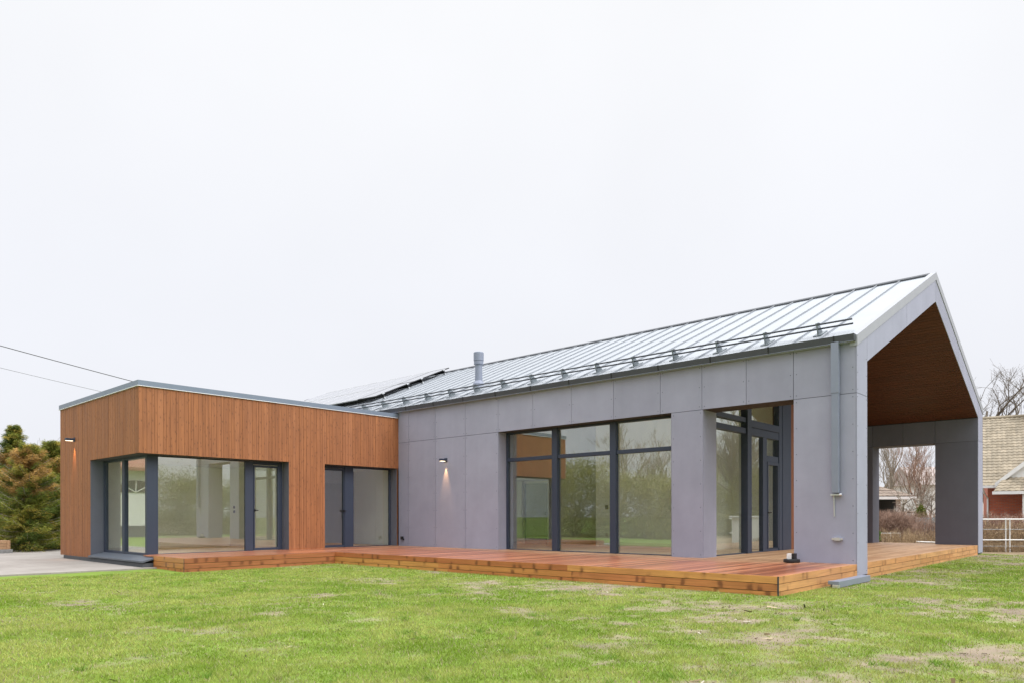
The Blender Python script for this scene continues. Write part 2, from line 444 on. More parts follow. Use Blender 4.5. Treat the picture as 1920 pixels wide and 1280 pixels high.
# ------------------------------------------------------------------ mesh builder
class MB:
    def __init__(self): self.v, self.f, self.m, self.mats = [], [], [], []
    def mi(self, mat):
        if mat not in self.mats: self.mats.append(mat)
        return self.mats.index(mat)
    def add(self, verts, faces, mat):
        b = len(self.v); k = self.mi(mat)
        self.v += [tuple(p) for p in verts]
        for f in faces: self.f.append(tuple(b + i for i in f)); self.m.append(k)
        return self
    def box(self, x0, x1, y0, y1, z0, z1, mat):
        if x1 < x0: x0, x1 = x1, x0
        if y1 < y0: y0, y1 = y1, y0
        if z1 < z0: z0, z1 = z1, z0
        v = [(x0, y0, z0), (x1, y0, z0), (x1, y1, z0), (x0, y1, z0), (x0, y0, z1), (x1, y0, z1), (x1, y1, z1), (x0, y1, z1)]
        return self.add(v, [(0, 3, 2, 1), (4, 5, 6, 7), (0, 1, 5, 4), (1, 2, 6, 5), (2, 3, 7, 6), (3, 0, 4, 7)], mat)
    def prism(self, poly, axis, a0, a1, mat):
        """polygon in the two other axes (in x,y,z order) extruded along axis"""
        k = 'xyz'.index(axis)
        def mk(p, a):
            q = list(p); q.insert(k, a); return tuple(q)
        n = len(poly)
        v = [mk(p, a0) for p in poly] + [mk(p, a1) for p in poly]
        f = [tuple(range(n))[::-1], tuple(range(n, 2 * n))] + [(i, (i + 1) % n, n + (i + 1) % n, n + i) for i in range(n)]
        return self.add(v, f, mat)
    def tube(self, pts, r, mat, sides=8, r1=None):
        pts = [Vector(p) for p in pts]
        n = len(pts); rings = []
        for i, p in enumerate(pts):
            d = (pts[min(i + 1, n - 1)] - pts[max(i - 1, 0)]).normalized()
            a = d.orthogonal().normalized() if abs(d.z) > 0.95 else d.cross(Vector((0, 0, 1))).normalized()
            b = d.cross(a)
            rr = r if r1 is None else r + (r1 - r) * i / (n - 1)
            rings += [p + (a * math.cos(2 * math.pi * s / sides) + b * math.sin(2 * math.pi * s / sides)) * rr for s in range(sides)]
        f = [(i * sides + s, i * sides + (s + 1) % sides, (i + 1) * sides + (s + 1) % sides, (i + 1) * sides + s) for i in range(n - 1) for s in range(sides)]
        f += [tuple(range(sides))[::-1], tuple((n - 1) * sides + s for s in range(sides))]
        return self.add(rings, f, mat)
    def lathe(self, c, prof, mat, sides=24):
        """profile [(radius, z)] turned about the vertical through c"""
        v = [(c[0] + r * math.cos(2 * math.pi * s / sides), c[1] + r * math.sin(2 * math.pi * s / sides), c[2] + z) for r, z in prof for s in range(sides)]
        n = len(prof)
        f = [(i * sides + s, i * sides + (s + 1) % sides, (i + 1) * sides + (s + 1) % sides, (i + 1) * sides + s) for i in range(n - 1) for s in range(sides)]
        f += [tuple(range(sides))[::-1], tuple((n - 1) * sides + s for s in range(sides))]
        return self.add(v, f, mat)
    def build(self, name, parent=None, smooth=False, bevel=0.0):
        me = bpy.data.meshes.new(name)
        off = world_loc(parent)
        me.from_pydata([(x - off[0], y - off[1], z - off[2]) for x, y, z in self.v], [], self.f)
        for k in self.mats: me.materials.append(M[k])
        me.polygons.foreach_set('material_index', self.m)
        if smooth: me.polygons.foreach_set('use_smooth', [True] * len(self.f))
        o = bpy.data.objects.new(name, me)
        COL.objects.link(o)
        if parent is not None: o.parent = parent
        if bevel:
            bv = o.modifiers.new('edge', 'BEVEL'); bv.width = bevel; bv.segments = 2; bv.limit_method = 'ANGLE'
        me.validate(); me.update()
        return o
def world_loc(o):
    p = Vector((0, 0, 0))
    while o is not None:
        p += o.location; o = o.parent
    return p
def tag(o, label=None, cat=None, group=None, kind=None):
    if label: o['label'] = label
    if cat: o['category'] = cat
    if group: o['group'] = group
    if kind: o['kind'] = kind
    return o
def thing(name, loc, label, cat, group=None):
    o = bpy.data.objects.new(name, None)
    COL.objects.link(o); o.location = loc; o.empty_display_size = 0.3
    return tag(o, label, cat, group)
def np_mesh(name, V, F, mat, parent=None, tint=None, smooth=False):
    """V (n,3), F (m,k) arrays of one face size; tint (n,3) vertex colours"""
    me = bpy.data.meshes.new(name)
    off = np.array(world_loc(parent), dtype=np.float32)
    V = (V - off).astype(np.float32)
    me.vertices.add(len(V)); me.vertices.foreach_set('co', V.ravel())
    k = F.shape[1]
    me.loops.add(F.size); me.loops.foreach_set('vertex_index', F.astype(np.int32).ravel())
    me.polygons.add(len(F)); me.polygons.foreach_set('loop_start', np.arange(0, F.size, k, dtype=np.int32))
    if smooth: me.polygons.foreach_set('use_smooth', np.ones(len(F), dtype=bool))
    me.update(calc_edges=True)
    if tint is not None:
        a = me.color_attributes.new('tint', 'FLOAT_COLOR', 'POINT')
        a.data.foreach_set('color', np.concatenate([tint, np.ones((len(tint), 1))], 1).astype(np.float32).ravel())
    me.materials.append(M[mat])
    o = bpy.data.objects.new(name, me); COL.objects.link(o)
    if parent is not None: o.parent = parent
    return o
def seg_mesh(name, S, mat, parent=None, sides=4):
    """tapered limbs: rows of (p0, p1, r0, r1)"""
    P0 = np.array([s[0] for s in S]); P1 = np.array([s[1] for s in S])
    r0 = np.array([s[2] for s in S])[:, None]; r1 = np.array([s[3] for s in S])[:, None]
    d = P1 - P0; d /= np.linalg.norm(d, axis=1)[:, None] + 1e-9
    ref = np.where(np.abs(d[:, 2:3]) > 0.9, np.array([[1.0, 0, 0]]), np.array([[0, 0, 1.0]]))
    a = np.cross(d, ref); a /= np.linalg.norm(a, axis=1)[:, None]
    b = np.cross(d, a)
    n = len(S); V = np.zeros((n, 2 * sides, 3))
    for k in range(sides):
        q = a * math.cos(2 * math.pi * k / sides) + b * math.sin(2 * math.pi * k / sides)
        V[:, k] = P0 + q * r0; V[:, sides + k] = P1 + q * r1
    base = (np.arange(n) * 2 * sides)[:, None]
    F = np.concatenate([base + np.array([[k, (k + 1) % sides, sides + (k + 1) % sides, sides + k]]) for k in range(sides)])
    return np_mesh(name, V.reshape(-1, 3), F, mat, parent, smooth=True)
def cards(C, A, B):
    """quads centred at C spanned by half-vectors A (long) and B (wide)"""
    V = np.stack([C - A - B * 0.6, C - A + B * 0.6, C + A + B * 0.35, C + A - B * 0.35], 1).reshape(-1, 3)
    F = np.arange(len(V)).reshape(-1, 4)
    return V, F
def unit(v): return v / (np.linalg.norm(v, axis=-1, keepdims=True) + 1e-9)

# value noise
_P = RNG.random((256, 256))
def vnoise(x, y):
    xi = np.floor(x).astype(int); yi = np.floor(y).astype(int)
    fx = x - xi; fy = y - yi
    fx = fx * fx * (3 - 2 * fx); fy = fy * fy * (3 - 2 * fy)
    g = lambda i, j: _P[i % 256, j % 256]
    return (g(xi, yi) * (1 - fx) + g(xi + 1, yi) * fx) * (1 - fy) + (g(xi, yi + 1) * (1 - fx) + g(xi + 1, yi + 1) * fx) * fy
def fbm(x, y, o=4):
    s = 0; a = 0.5; t = 0
    for k in range(o):
        s = s + a * vnoise(x * 2 ** k + 17 * k, y * 2 ** k + 31 * k); t += a; a *= 0.5
    return s / t
def sstep(a, b, x):
    t = np.clip((x - a) / (b - a), 0, 1); return t * t * (3 - 2 * t)

# ------------------------------------------------------------------ measured places (metres; x along the long facade, y away from camera)
YF, YB = 14.70, 27.50          # faces of the long walls
YFI, YBI = 15.33, 26.75        # their inner faces
XE, XW = -4.40, -34.0          # gable ends
XG = -7.75                     # glazed end wall of the porch
RK, YR = 0.4355, 21.10         # roof pitch, ridge line
ZD = 0.30                      # deck and floor level
def zpan(y): return 4.55 + RK * (y - YF if y <= YR else YB - y)
def zmet(y): return zpan(y) + 0.11
def zin(y): return 4.30 + 0.424 * ((y - 15.345) if y <= YR else (26.855 - y))
WX, WY, WXL, WT = -18.30, 6.78, -24.22, 4.53   # timber block: front face, near face, far end, top

# ------------------------------------------------------------------ ground
def patchiness(x, y):
    n = fbm(x * 0.55 + 3.1, y * 0.55 + 8.7, 4) * 0.40 + fbm(x * 1.7 + 40, y * 1.7 + 11, 3) * 0.28 + fbm(x * 6.5 + 90, y * 6.5 + 51, 4) * 0.32
    s = x * RV.x + y * RV.y                      # across the view: barer towards the right
    bias = 0.05 * np.clip((s + 1.0) / 3.5, -1.6, 1.0)
    near = 0.04 * np.clip((8.0 - np.hypot(x, y)) / 3, 0, 1)
    return sstep(0.49, 0.69, n + bias + near)
def soil_tint(x, y):
    p = patchiness(x, y)[..., None]
    n = fbm(x * 5, y * 5, 3)[..., None]
    far = np.clip((np.hypot(x, y) - 9) / 20, 0, 1)[..., None]
    green = np.array([0.17, 0.25, 0.045]) * (0.75 + 0.5 * n)
    soil = np.array([0.29, 0.235, 0.175]) * (0.55 + 0.75 * n)
    c = green * (1 - p) + soil * p
    bk = sstep(27.8, 29.3, y + 0.25 * x + 1.6 + 1.2 * (fbm(x * .5, y * .5, 3) - .5))[..., None]     # rough garden ground beyond the plot
    brown = np.array([0.24, 0.18, 0.115]) * (0.6 + 0.8 * n)
    return c * (1 - bk) + brown * bk
def axis_coords(lo, hi, step, far):
    a = list(np.arange(lo, hi + 1e-6, step)); s = step; q = a[-1]
    while q < far: s *= 1.35; q += s; a.append(q)
    s = step; q = a[0]
    while q > -far: s *= 1.35; q -= s; a.insert(0, q)
    return np.array(a)
gx = axis_coords(-22, 10, 0.13, 700); gy = axis_coords(2, 30, 0.13, 700)
GX, GY = np.meshgrid(gx, gy, indexing='ij')
def ground_z(x, y):
    fade = np.clip(1.5 - np.hypot(x + 6, y - 10) / 30, 0, 1)
    deckd = np.clip(np.minimum(10.6 - y, 8) / 1.5, 0, 1) * fade
    return (fbm(x * 0.8 + 5, y * 0.8, 3) - 0.5) * 0.05 * deckd - 0.004
GZ = ground_z(GX, GY)
V = np.stack([GX, GY, GZ], -1).reshape(-1, 3)
nx, ny = len(gx), len(gy)
ii, jj = np.meshgrid(np.arange(nx - 1), np.arange(ny - 1), indexing='ij')
F = np.stack([ii * ny + jj, (ii + 1) * ny + jj, (ii + 1) * ny + jj + 1, ii * ny + jj + 1], -1).reshape(-1, 4)
gr = np_mesh('ground', V, F, 'ground', None, soil_tint(GX, GY).reshape(-1, 3), True)
tag(gr, 'lawn and garden soil around the house, green with bare brown patches', 'ground', kind='structure')

# grass blades
def on_lawn(x, y):
    ok = ~((x < -4.35) & (y > 10.88)) & ~((x < -16.1) & (y > 6.6))
    ok &= ~((x < -16.9) & (y > 3.75 + 0.0 * x + np.clip((-x - 17.1) * 0.0, 0, 0)) & (x < -17.2 + 0.25 * (y - 3.7)))
    return ok & (y < 28.2 - 0.25 * x - 1.8)
def make_grass():
    Vs, Ts = [], []
    rings = [(4.2, 7, 5600, 0.0040), (7, 10, 3600, 0.0052), (10, 14, 2100, 0.0068), (14, 20, 1100, 0.0095), (20, 31, 420, 0.015)]
    for r0, r1, dens, wd in rings:
        th0, th1 = R_(-42), R_(42)
        area = 0.5 * (th1 - th0) * (r1 * r1 - r0 * r0)
        n = int(area * dens)
        r = np.sqrt(RNG.random(n) * (r1 * r1 - r0 * r0) + r0 * r0); th = th0 + (th1 - th0) * RNG.random(n)
        x = r * (DV.x * np.cos(th) + RV.x * np.sin(th)); y = r * (DV.y * np.cos(th) + RV.y * np.sin(th))
        p = patchiness(x, y)
        k = on_lawn(x, y) & (RNG.random(n) < 1.0 - 0.80 * p)
        x, y, p = x[k], y[k], p[k]; n = len(x)
        z = ground_z(x, y)
        h = (0.012 + 0.022 * RNG.random(n)) * (1.0 - 0.45 * p) * (0.45 + 1.1 * fbm(x * 2.3 + 9, y * 2.3, 3))
        tall = RNG.random(n) < 0.006
        h = np.where(tall, h * 2.0, h)
        a = RNG.random(n) * 2 * math.pi
        lean = (0.3 + 0.9 * RNG.random(n)) * h
        wv = np.stack([np.cos(a), np.sin(a), 0 * a], 1) * (wd * (0.6 + 0.8 * RNG.random(n)))[:, None]
        b = RNG.random(n) * 2 * math.pi
        tip = np.stack([x + np.cos(b) * lean, y + np.sin(b) * lean, z + h], 1)
        base = np.stack([x, y, z - 0.003], 1)
        Vs.append(np.stack([base - wv, base + wv, tip], 1).reshape(-1, 3))
        f = fbm(x * 0.8 + 60, y * 0.8 + 20, 2) * .45 + fbm(x * 3.1 + 7, y * 3.1 + 77, 3) * .55
        m = np.clip((f - 0.36) / 0.26, 0, 1)[:, None]
        g0 = np.array([0.21, 0.31, 0.032]); g1 = np.array([0.39, 0.42, 0.11])
        c = g0 * (1 - m) + g1 * m
        c = c * (0.7 + 0.6 * RNG.random((n, 1)))
        dry = (RNG.random(n) < 0.08 + 0.50 * p)[:, None]
        st = np.array([0.42, 0.345, 0.22]) * (0.6 + 0.7 * RNG.random((n, 1)))
        c = np.where(dry, st, c)
        Ts.append(np.repeat(c, 3, 0))
    V = np.concatenate(Vs); T = np.concatenate(Ts)
    o = np_mesh('grass', V, np.arange(len(V)).reshape(-1, 3), 'grass', None, T)
    tag(o, 'short mown green lawn grass with thin straw coloured patches', 'grass', kind='stuff')
make_grass()
def make_litter():
    r = 4.3 + 14 * RNG.random(9000) ** 1.3; th = RNG.uniform(R_(-41), R_(41), 9000)
    x = r * (DV.x * np.cos(th) + RV.x * np.sin(th)); y = r * (DV.y * np.cos(th) + RV.y * np.sin(th))
    k = on_lawn(x, y) & (RNG.random(9000) < .04 + patchiness(x, y) * .5)
    x, y = x[k], y[k]; n = len(x)
    C = np.stack([x, y, ground_z(x, y) + RNG.uniform(.004, .016, n)], 1)
    D = unit(np.stack([RNG.normal(size=n), RNG.normal(size=n), RNG.normal(0, .35, n)], 1)); W_ = unit(np.cross(D, np.array([0, 0, 1.0]) + RNG.normal(0, .4, (n, 3))))
    big = np.where(RNG.random(n) < .07, 2.6, 1.0)
    V, F = cards(C, D * (RNG.uniform(.008, .028, n) * big)[:, None], W_ * (RNG.uniform(.003, .010, n) * big)[:, None])
    pal = np.array([(.05, .038, .026), (.10, .07, .045), (.30, .22, .13), (.42, .34, .22), (.62, .58, .48)])
    T = pal[RNG.choice(5, n, p=(.36, .26, .20, .12, .06))] * RNG.uniform(.7, 1.25, (n, 1))
    o = np_mesh('lawn_litter', V, F, 'ground', None, np.repeat(T, 4, 0))
    tag(o, 'small twigs, clods and dead leaf bits scattered over the lawn', 'litter', kind='stuff')
make_litter()
def make_tufts():
    Vs, Ts = [], []
    for k in range(170):
        r = 4.6 + 13 * RNG.random() ** 1.2; th = RNG.uniform(R_(-41), R_(41))
        x = r * (DV.x * math.cos(th) + RV.x * math.sin(th)); y = r * (DV.y * math.cos(th) + RV.y * math.sin(th))
        if not on_lawn(np.array([x]), np.array([y]))[0]: continue
        n = RNG.integers(18, 60); rad = RNG.uniform(.03, .10)
        bx_, by_ = x + RNG.normal(0, rad * .6, n), y + RNG.normal(0, rad * .6, n)
        h = RNG.uniform(.03, .085, n) * RNG.uniform(.7, 1.1); a = RNG.random(n) * 6.283; b = RNG.random(n) * 6.283
        wv = np.stack([np.cos(a), np.sin(a), 0 * a], 1) * RNG.uniform(.0025, .005, n)[:, None]
        base = np.stack([bx_, by_, ground_z(bx_, by_) - .002], 1); tip = base + np.stack([np.cos(b) * h * .8, np.sin(b) * h * .8, h], 1)
        Vs.append(np.stack([base - wv, base + wv, tip], 1).reshape(-1, 3))
        c = np.array([.17, .30, .035]) if RNG.random() < .75 else np.array([.36, .40, .12])
        Ts.append(np.repeat(c * RNG.uniform(.7, 1.3, (n, 1)), 3, 0))
    V = np.concatenate(Vs)
    tag(np_mesh('grass_tufts', V, np.arange(len(V)).reshape(-1, 3), 'grass', None, np.concatenate(Ts)), 'taller grass tufts standing out of the short lawn', 'grass', kind='stuff')
make_tufts()

# paving on the left
pv = MB()
pv.prism([(-17.9, 3.55), (-17.75, 6.72), (-17.75, 7.6), (-24.1, 7.6), (-29.6, 8.4), (-60, 10.0), (-60, 2.6), (-30, 2.9)], 'z', -0.05, 0.035, 'concrete')
tag(pv.build('paving'), 'pale grey paved yard beside the timber clad block', 'paving', kind='structure')

# ------------------------------------------------------------------ the house
house = thing('house', (-14.0, 18.0, 0), 'single storey house of grey panels and orange timber with a pale metal gable roof', 'house')

G = 0.0048
def panel_y(mb, x0, x1, z0, z1, y=YF, t=0.014):     # panel facing the camera side
    mb.box(x0 + G, x1 - G, y, y + t, z0 + G, z1 - G, 'panel')
def screws_y(mb, x0, x1, z0, z1, y=YF):
    for x in (x0 + 0.06, x1 - 0.06):
        n = max(2, int(round((z1 - z0) / 0.6)))
        for i in range(n + 1):
            z = z0 + 0.07 + (z1 - z0 - 0.14) * i / n
            mb.tube([(x, y - 0.004, z), (x, y + 0.002, z)], 0.0085, 'gap', 6)
def screws_x(mb, y0, y1, z0, z1, x):
    for y in (y0 + 0.06, y1 - 0.06):
        n = max(2, int(round((z1 - z0) / 0.6)))
        for i in range(n + 1):
            z = z0 + 0.07 + (z1 - z0 - 0.14) * i / n
            mb.tube([(x - 0.002, y, z), (x + 0.004, y, z)], 0.0085, 'gap', 6)

WL, WR, PL, OL, OR = -13.89, -8.42, -8.42, -7.625, -5.617
ZJ = 3.60
front = MB()
xs_up = [-18.5, -17.806, -16.53, -15.215, -13.89, -12.605, -11.307, -10.01, -8.704, -7.649, -6.621, OR, XE - 0.014]
for a, b in zip(xs_up, xs_up[1:]):
    panel_y(front, a, b, ZJ, 4.60); screws_y(front, a, b, ZJ, 4.60)
xs_lo = [-18.5, -17.806, -16.53, -15.215, WL]
for a, b in zip(xs_lo, xs_lo[1:]):
    panel_y(front, a, b, ZD - 0.02, ZJ); screws_y(front, a, b, ZD, ZJ)
panel_y(front, PL, OL, ZD - 0.02, ZJ); screws_y(front, PL, OL, ZD, ZJ)
panel_y(front, OR, XE - 0.014, ZD - 0.02, ZJ); screws_y(front, OR, XE - 0.014, ZD, ZJ)
def wcore(mb, x0, x1, z0):          # wall core under the roof slope
    mb.prism([(YF + 0.02, z0), (YFI, z0), (YFI, 4.78), (YF + 0.02, 4.52)], 'x', x0, x1, 'gap')
wcore(front, XW, WL - 0.013, 0.0); wcore(front, WL - 0.013, WR - 0.012, ZJ + 0.012); wcore(front, WR - 0.012, OL - 0.014, 0.0)
wcore(front, OL - 0.014, OR + 0.014, ZJ + 0.012); wcore(front, OR + 0.014, XE - 0.016, 0.08)
# sheets lining the openings
front.box(WL - 0.012, WL, YF + 0.015, YFI, ZD, ZJ, 'panel')
front.box(WL + 0.001, WR - .001, YF + 0.015, YFI, ZJ - 0.0, ZJ + 0.011, 'gap')
front.box(OL - 0.014, OL, YF + 0.015, YFI + 0.012, ZD, ZJ - 0.003, 'panel')
front.box(OL - 0.014, OR + 0.014, YF + 0.015, YFI, ZJ - 0.001, ZJ + 0.011, 'lintel')
front.box(OR, OR + 0.014, YF + 0.015, YFI + 0.012, ZD, ZJ - 0.003, 'panel')
front.box(OL, XE - 0.02, YFI, YFI + 0.012, ZJ, 4.29, 'panel_shaded'); front.box(OR + .014, XE - 0.02, YFI, YFI + 0.012, ZD, ZJ - .006, 'panel_shaded')
front.build('panel_wall', house)

rear = MB()
BL_, BR_ = -7.50, -5.60
def rcore(x0, x1, z0): rear.prism([(YBI + .016, z0), (YB - .016, z0), (YB - .016, 4.52), (YBI + .016, 4.78)], 'x', x0, x1, 'gap')
rcore(XW, BL_ - .014, 0); rcore(BL_ - .014, BR_ + .014, ZJ + .012); rcore(BR_ + .014, XE - .016, 0.02)
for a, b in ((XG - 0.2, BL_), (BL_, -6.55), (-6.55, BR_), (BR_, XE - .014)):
    rear.box(a + G, b - G, YBI, YBI + .014, ZJ + G, 4.32, 'panel_shaded')
rear.box(XG - .2, BL_ - .001, YBI, YBI + .014, ZD, ZJ - G, 'panel_shaded'); rear.box(BR_ + .001, XE - .014, YBI, YBI + .014, ZD - .02, ZJ - G, 'panel_shaded')
rear.box(BL_ - .014, BL_, YBI + .016, YB, ZD, ZJ, 'panel_shaded'); rear.box(BR_, BR_ + .014, YBI + .016, YB, ZD, ZJ, 'panel_shaded')
rear.box(BL_, BR_, YBI + .016, YB, ZJ + .0, ZJ + .011, 'panel_shaded')
rear.box(XW, BL_, YB - .014, YB, 0, 4.5, 'panel'); rear.box(BR_, XE, YB - .014, YB, 0.05, 4.5, 'panel'); rear.box(BL_, BR_, YB - .0145, YB, ZJ, 4.5, 'panel')
rear.build('rear_wall', house)

endw = MB()
endw.prism([(YFI, 0), (YBI, 0), (YBI, 4.5), (YR, 6.9), (YFI, 4.5)], 'x', XW, XW + 0.3, 'panel')
endw.build('end_wall', house)

# gable frame at the open end
gab = MB()
x0, x1 = XE - 0.014, XE
gab.prism([(YF, 0.08), (15.345 - G, 0.08), (15.345 - G, ZJ - G), (YF, ZJ - G)], 'x', x0, x1, 'panel')
gab.prism([(YF, ZJ + G), (15.345 - G, ZJ + G), (15.345 - G, zpan(15.345)), (YF, zpan(YF))], 'x', x0, x1, 'panel')
def rake(ya, yb): gab.prism([(ya, zin(ya)), (yb, zin(yb)), (yb, zpan(yb)), (ya, zpan(ya))], 'x', x0, x1, 'panel')
rake(15.345 + G, 18.3 - G); rake(18.3 + G, YR - G); rake(YR + G, 23.9 - G); rake(23.9 + G, 26.75 - G)
gab.prism([(26.75 + G, 0.05), (YB, 0.05), (YB, ZJ - G), (26.75 + G, ZJ - G)], 'x', x0, x1, 'panel')
gab.prism([(26.75 + G, ZJ + G), (YB, ZJ + G), (YB, zpan(YB)), (26.75 + G, zpan(26.75))], 'x', x0, x1, 'panel')
screws_x(gab, YF - .02, 15.345, 0.08, ZJ, XE); screws_x(gab, YF - .02, 15.345, ZJ, 4.4, XE)
gab.box(XE - .10, XE - .016, YFI + .0, YFI + .0145, ZD, 4.28, 'panel')
gab.build('gable_frame', house)

# roof: metal sheets, standing seams, ridge and rake trims
roof = MB()
for a, b in ((YF - 0.07, YR), (YB + 0.07, YR)):
    za, zb = zmet(YF) - RK * 0.07, zmet(YR)
    roof.prism([(a, za), (b, zb), (b, zb - 0.07), (a, za - 0.07)], 'x', XW - .05, XE - 0.12, 'roofmetal')
roof_o = roof.build('roof', house)
seam = MB()
x = -5.197
while x > XW:
    for a in (YF - 0.06, YB + 0.06):
        za, zb = zmet(YF) - RK * 0.06, zmet(YR)
        seam.prism([(a, za), (YR, zb), (YR, zb + 0.04), (a, za + 0.04)], 'x', x - 0.011, x + 0.011, 'seam')
    x -= 0.561
seam.build('standing_seam', roof_o)
tr = MB()
for a in (YF - 0.02, YB + 0.02):
    za, zb = zmet(YF) - RK * 0.02, zmet(YR)
    tr.prism([(a, za - .15), (YR, zb - .15), (YR, zb + 0.05), (a, za + 0.05)], 'x', XE - 0.125, XE + 0.016, 'trim')
tr.build('rake_trim', roof_o)
rc = MB()
for s in (-1, 1):
    rc.prism([(YR, zmet(YR) + 0.055), (YR + s * 0.16, zmet(YR) - .16 * RK + .045), (YR + s * 0.16, zmet(YR) - .16 * RK + .0), (YR, zmet(YR) + .0)], 'x', XW, XE - .13, 'darkmetal')
rc.build('ridge_cap', roof_o)
# roof vent
vx, vy = -16.5, 16.55
vz = zmet(vy)
vp = MB()
vp.lathe((vx, vy, vz), [(0.20, -0.15), (0.19, 0.06), (0.125, 0.16), (0.115, 0.55), (0.115, 0.66), (0.155, 0.69), (0.155, 0.78), (0.15, 0.785), (0.15, 0.80), (0.165, 0.805), (0.165, 1.06), (0.145, 1.08), (0.01, 1.085)], 'pipe', 24)
vp.build('vent_pipe', roof_o, smooth=False)

slab = MB()
slab.prism([(YFI, zin(YFI) + .02), (YR, zin(YR) + .02), (YBI, zin(YBI) + .02), (YBI, 4.9 + .05), (YR, zmet(YR) - .08), (YFI, 4.9)], 'x', XW + .02, XE - 0.016, 'inwall')
slab.build('roof_lining', house)
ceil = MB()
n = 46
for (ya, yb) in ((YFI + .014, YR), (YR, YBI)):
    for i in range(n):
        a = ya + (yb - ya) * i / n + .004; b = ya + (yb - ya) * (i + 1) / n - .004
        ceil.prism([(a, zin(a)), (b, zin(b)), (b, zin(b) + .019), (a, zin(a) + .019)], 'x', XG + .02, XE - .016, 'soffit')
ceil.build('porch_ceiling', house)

# gutter and downspout
gt = MB()
U = [(14.70, 4.71), (14.70, 4.585), (14.585, 4.585), (14.565, 4.71), (14.578, 4.71), (14.597, 4.597), (14.688, 4.597), (14.688, 4.71)]
gt.prism(U, 'x', -24.0, XE - 0.03, 'darkmetal')
gt.prism([(14.70, 4.715), (14.70, 4.58), (14.58, 4.58), (14.56, 4.715)], 'x', XE - .03, XE - .018, 'darkmetal')
for x in np.arange(-23, XE, 1.3):
    gt.prism([(14.69, 4.716), (14.695, 4.58), (14.58, 4.58), (14.558, 4.716), (14.69, 4.722)], 'x', x, x + .025, 'black')
gt.box(-24, XE - .03, 14.58, 14.69, 4.575, 4.583, 'pipe')
gut = gt.build('gutter', house)
ds = MB()
ds.box(-4.845, -4.70, 14.575, 14.685, 3.62, 4.60, 'pipe'); ds.box(-4.838, -4.707, 14.582, 14.68, 1.68, 3.62, 'pipe')
ds.box(-4.838, -4.71, 14.583, 14.679, 1.675, 1.684, 'black')
dso = ds.build('downspout', house, bevel=0.012)
br = MB()
br.box(-4.87, -4.68, 14.62, 14.70, 1.63, 1.66, 'silver'); br.tube([(-4.70, 14.64, 1.645), (-4.66, 14.64, 1.645)], .03, 'silver')
br.tube([(-4.82, 14.67, 1.63), (-4.815, 14.68, 1.22)], .012, 'silver', 6)
br.build('bracket', dso)
b2 = MB()
b2.box(-4.86, -4.66, 14.66, 14.70, 0.76, 0.80, 'silver'); b2.box(-4.80, -4.70, 14.63, 14.66, .75, .81, 'silver')
b2.build('bracket', dso)

so = MB()
so.box(-18.14, -18.06, 14.64, 14.70, 0.50, 0.60, 'black'); so.box(-18.05, -18.02, 14.66, 14.70, 0.48, 0.53, 'black')
so.build('outdoor_socket', house)

# main window: three bays with a transom
def window(name, frames, panes, label=None):
    mb = MB()
    for f in frames: mb.box(*f, 'anthracite')
    o = mb.build(name, house, bevel=0.006)
    if label: o['label'] = label
    for p in panes:
        g = MB(); g.box(*p, 'glass'); g.build('pane', o)
    return o
ya, yb, yg = 15.03, 15.13, 15.09
xb = [(WL + .002, -13.83), (-12.20, -12.02), (-10.33, -10.15), (-8.55, WR)]
fr = [(a, b, ya - .03 if 0 < i < 3 else ya, yb, ZD, ZJ) for i, (a, b) in enumerate(xb)]
pn = []
for i in range(3):
    a, b = xb[i][1], xb[i + 1][0]
    fr += [(a, b, ya, yb, 2.78, 2.88), (a, b, ya, yb, ZJ - .05, ZJ - .002), (a, b, ya, yb, ZD - .05, ZD + .02)]
    pn += [(a, b, yg, yg + .004, ZD + .02, 2.78), (a, b, yg, yg + .004, 2.88, ZJ - .05)]
window('window', fr, pn, 'wide three bay window with anthracite frame')

# glazed porch end wall
fx0, fx1, gxx = XG - 0.12, XG, XG - 0.06
top = lambda y: zin(y) - .01
def fb(y0, y1, z0, z1, d=0.0): return (fx0, fx1 + d, y0, y1, z0, z1)
fr = [fb(YFI + .013, 15.46, ZD, 4.32), fb(17.16, 17.40, ZD, top(17.16), .06), fb(18.22, 18.47, ZD, 3.27), fb(19.22, 19.44, ZD, top(19.22), .02),
      fb(15.46, 17.16, 3.56, 3.68, .02), fb(15.46, 17.16, 3.28, 3.42, .02), fb(15.46, 17.16, ZD - .03, ZD + .02),
      fb(17.40, 19.22, 3.47, 3.65, .03), fb(17.40, 19.22, 3.27, 3.465, .01), fb(17.40, 18.22, ZD - .03, ZD + .02),
      fb(18.47, 19.22, 2.66, 2.82), fb(18.47, 19.22, ZD, ZD + .07)]
pn = [(gxx, gxx + .004, 15.46, 17.16, ZD + .02, 3.28), (gxx, gxx + .004, 15.46, 17.16, 3.42, 3.56),
      (gxx, gxx + .004, 17.40, 18.22, ZD + .02, 3.27), (gxx, gxx + .004, 18.47, 19.22, 2.82, 3.27)]
pw = window('window', fr, pn, 'tall glazed end wall under the porch')
g = MB(); g.prism([(15.46, 3.68), (17.16, 3.68), (17.16, top(17.16)), (15.46, top(15.46))], 'x', gxx, gxx + .004, 'glass'); g.build('pane', pw)
g = MB(); g.prism([(17.40, 3.65), (19.22, 3.65), (19.22, top(19.22)), (17.40, top(17.40))], 'x', gxx, gxx + .004, 'glass'); g.build('pane', pw)
dr = MB()
for b in (fb(18.475, 18.54, ZD + .075, 2.655, .012), fb(19.15, 19.215, ZD + .075, 2.655, .012), fb(18.54, 19.15, ZD + .075, .38, .012), fb(18.54, 19.15, 2.58, 2.655, .012)): dr.box(*b, 'anthracite')
dr = dr.build('door', house)
g = MB(); g.box(gxx, gxx + .004, 18.54, 19.15, .38, 2.58, 'glass'); g.build('pane', dr)
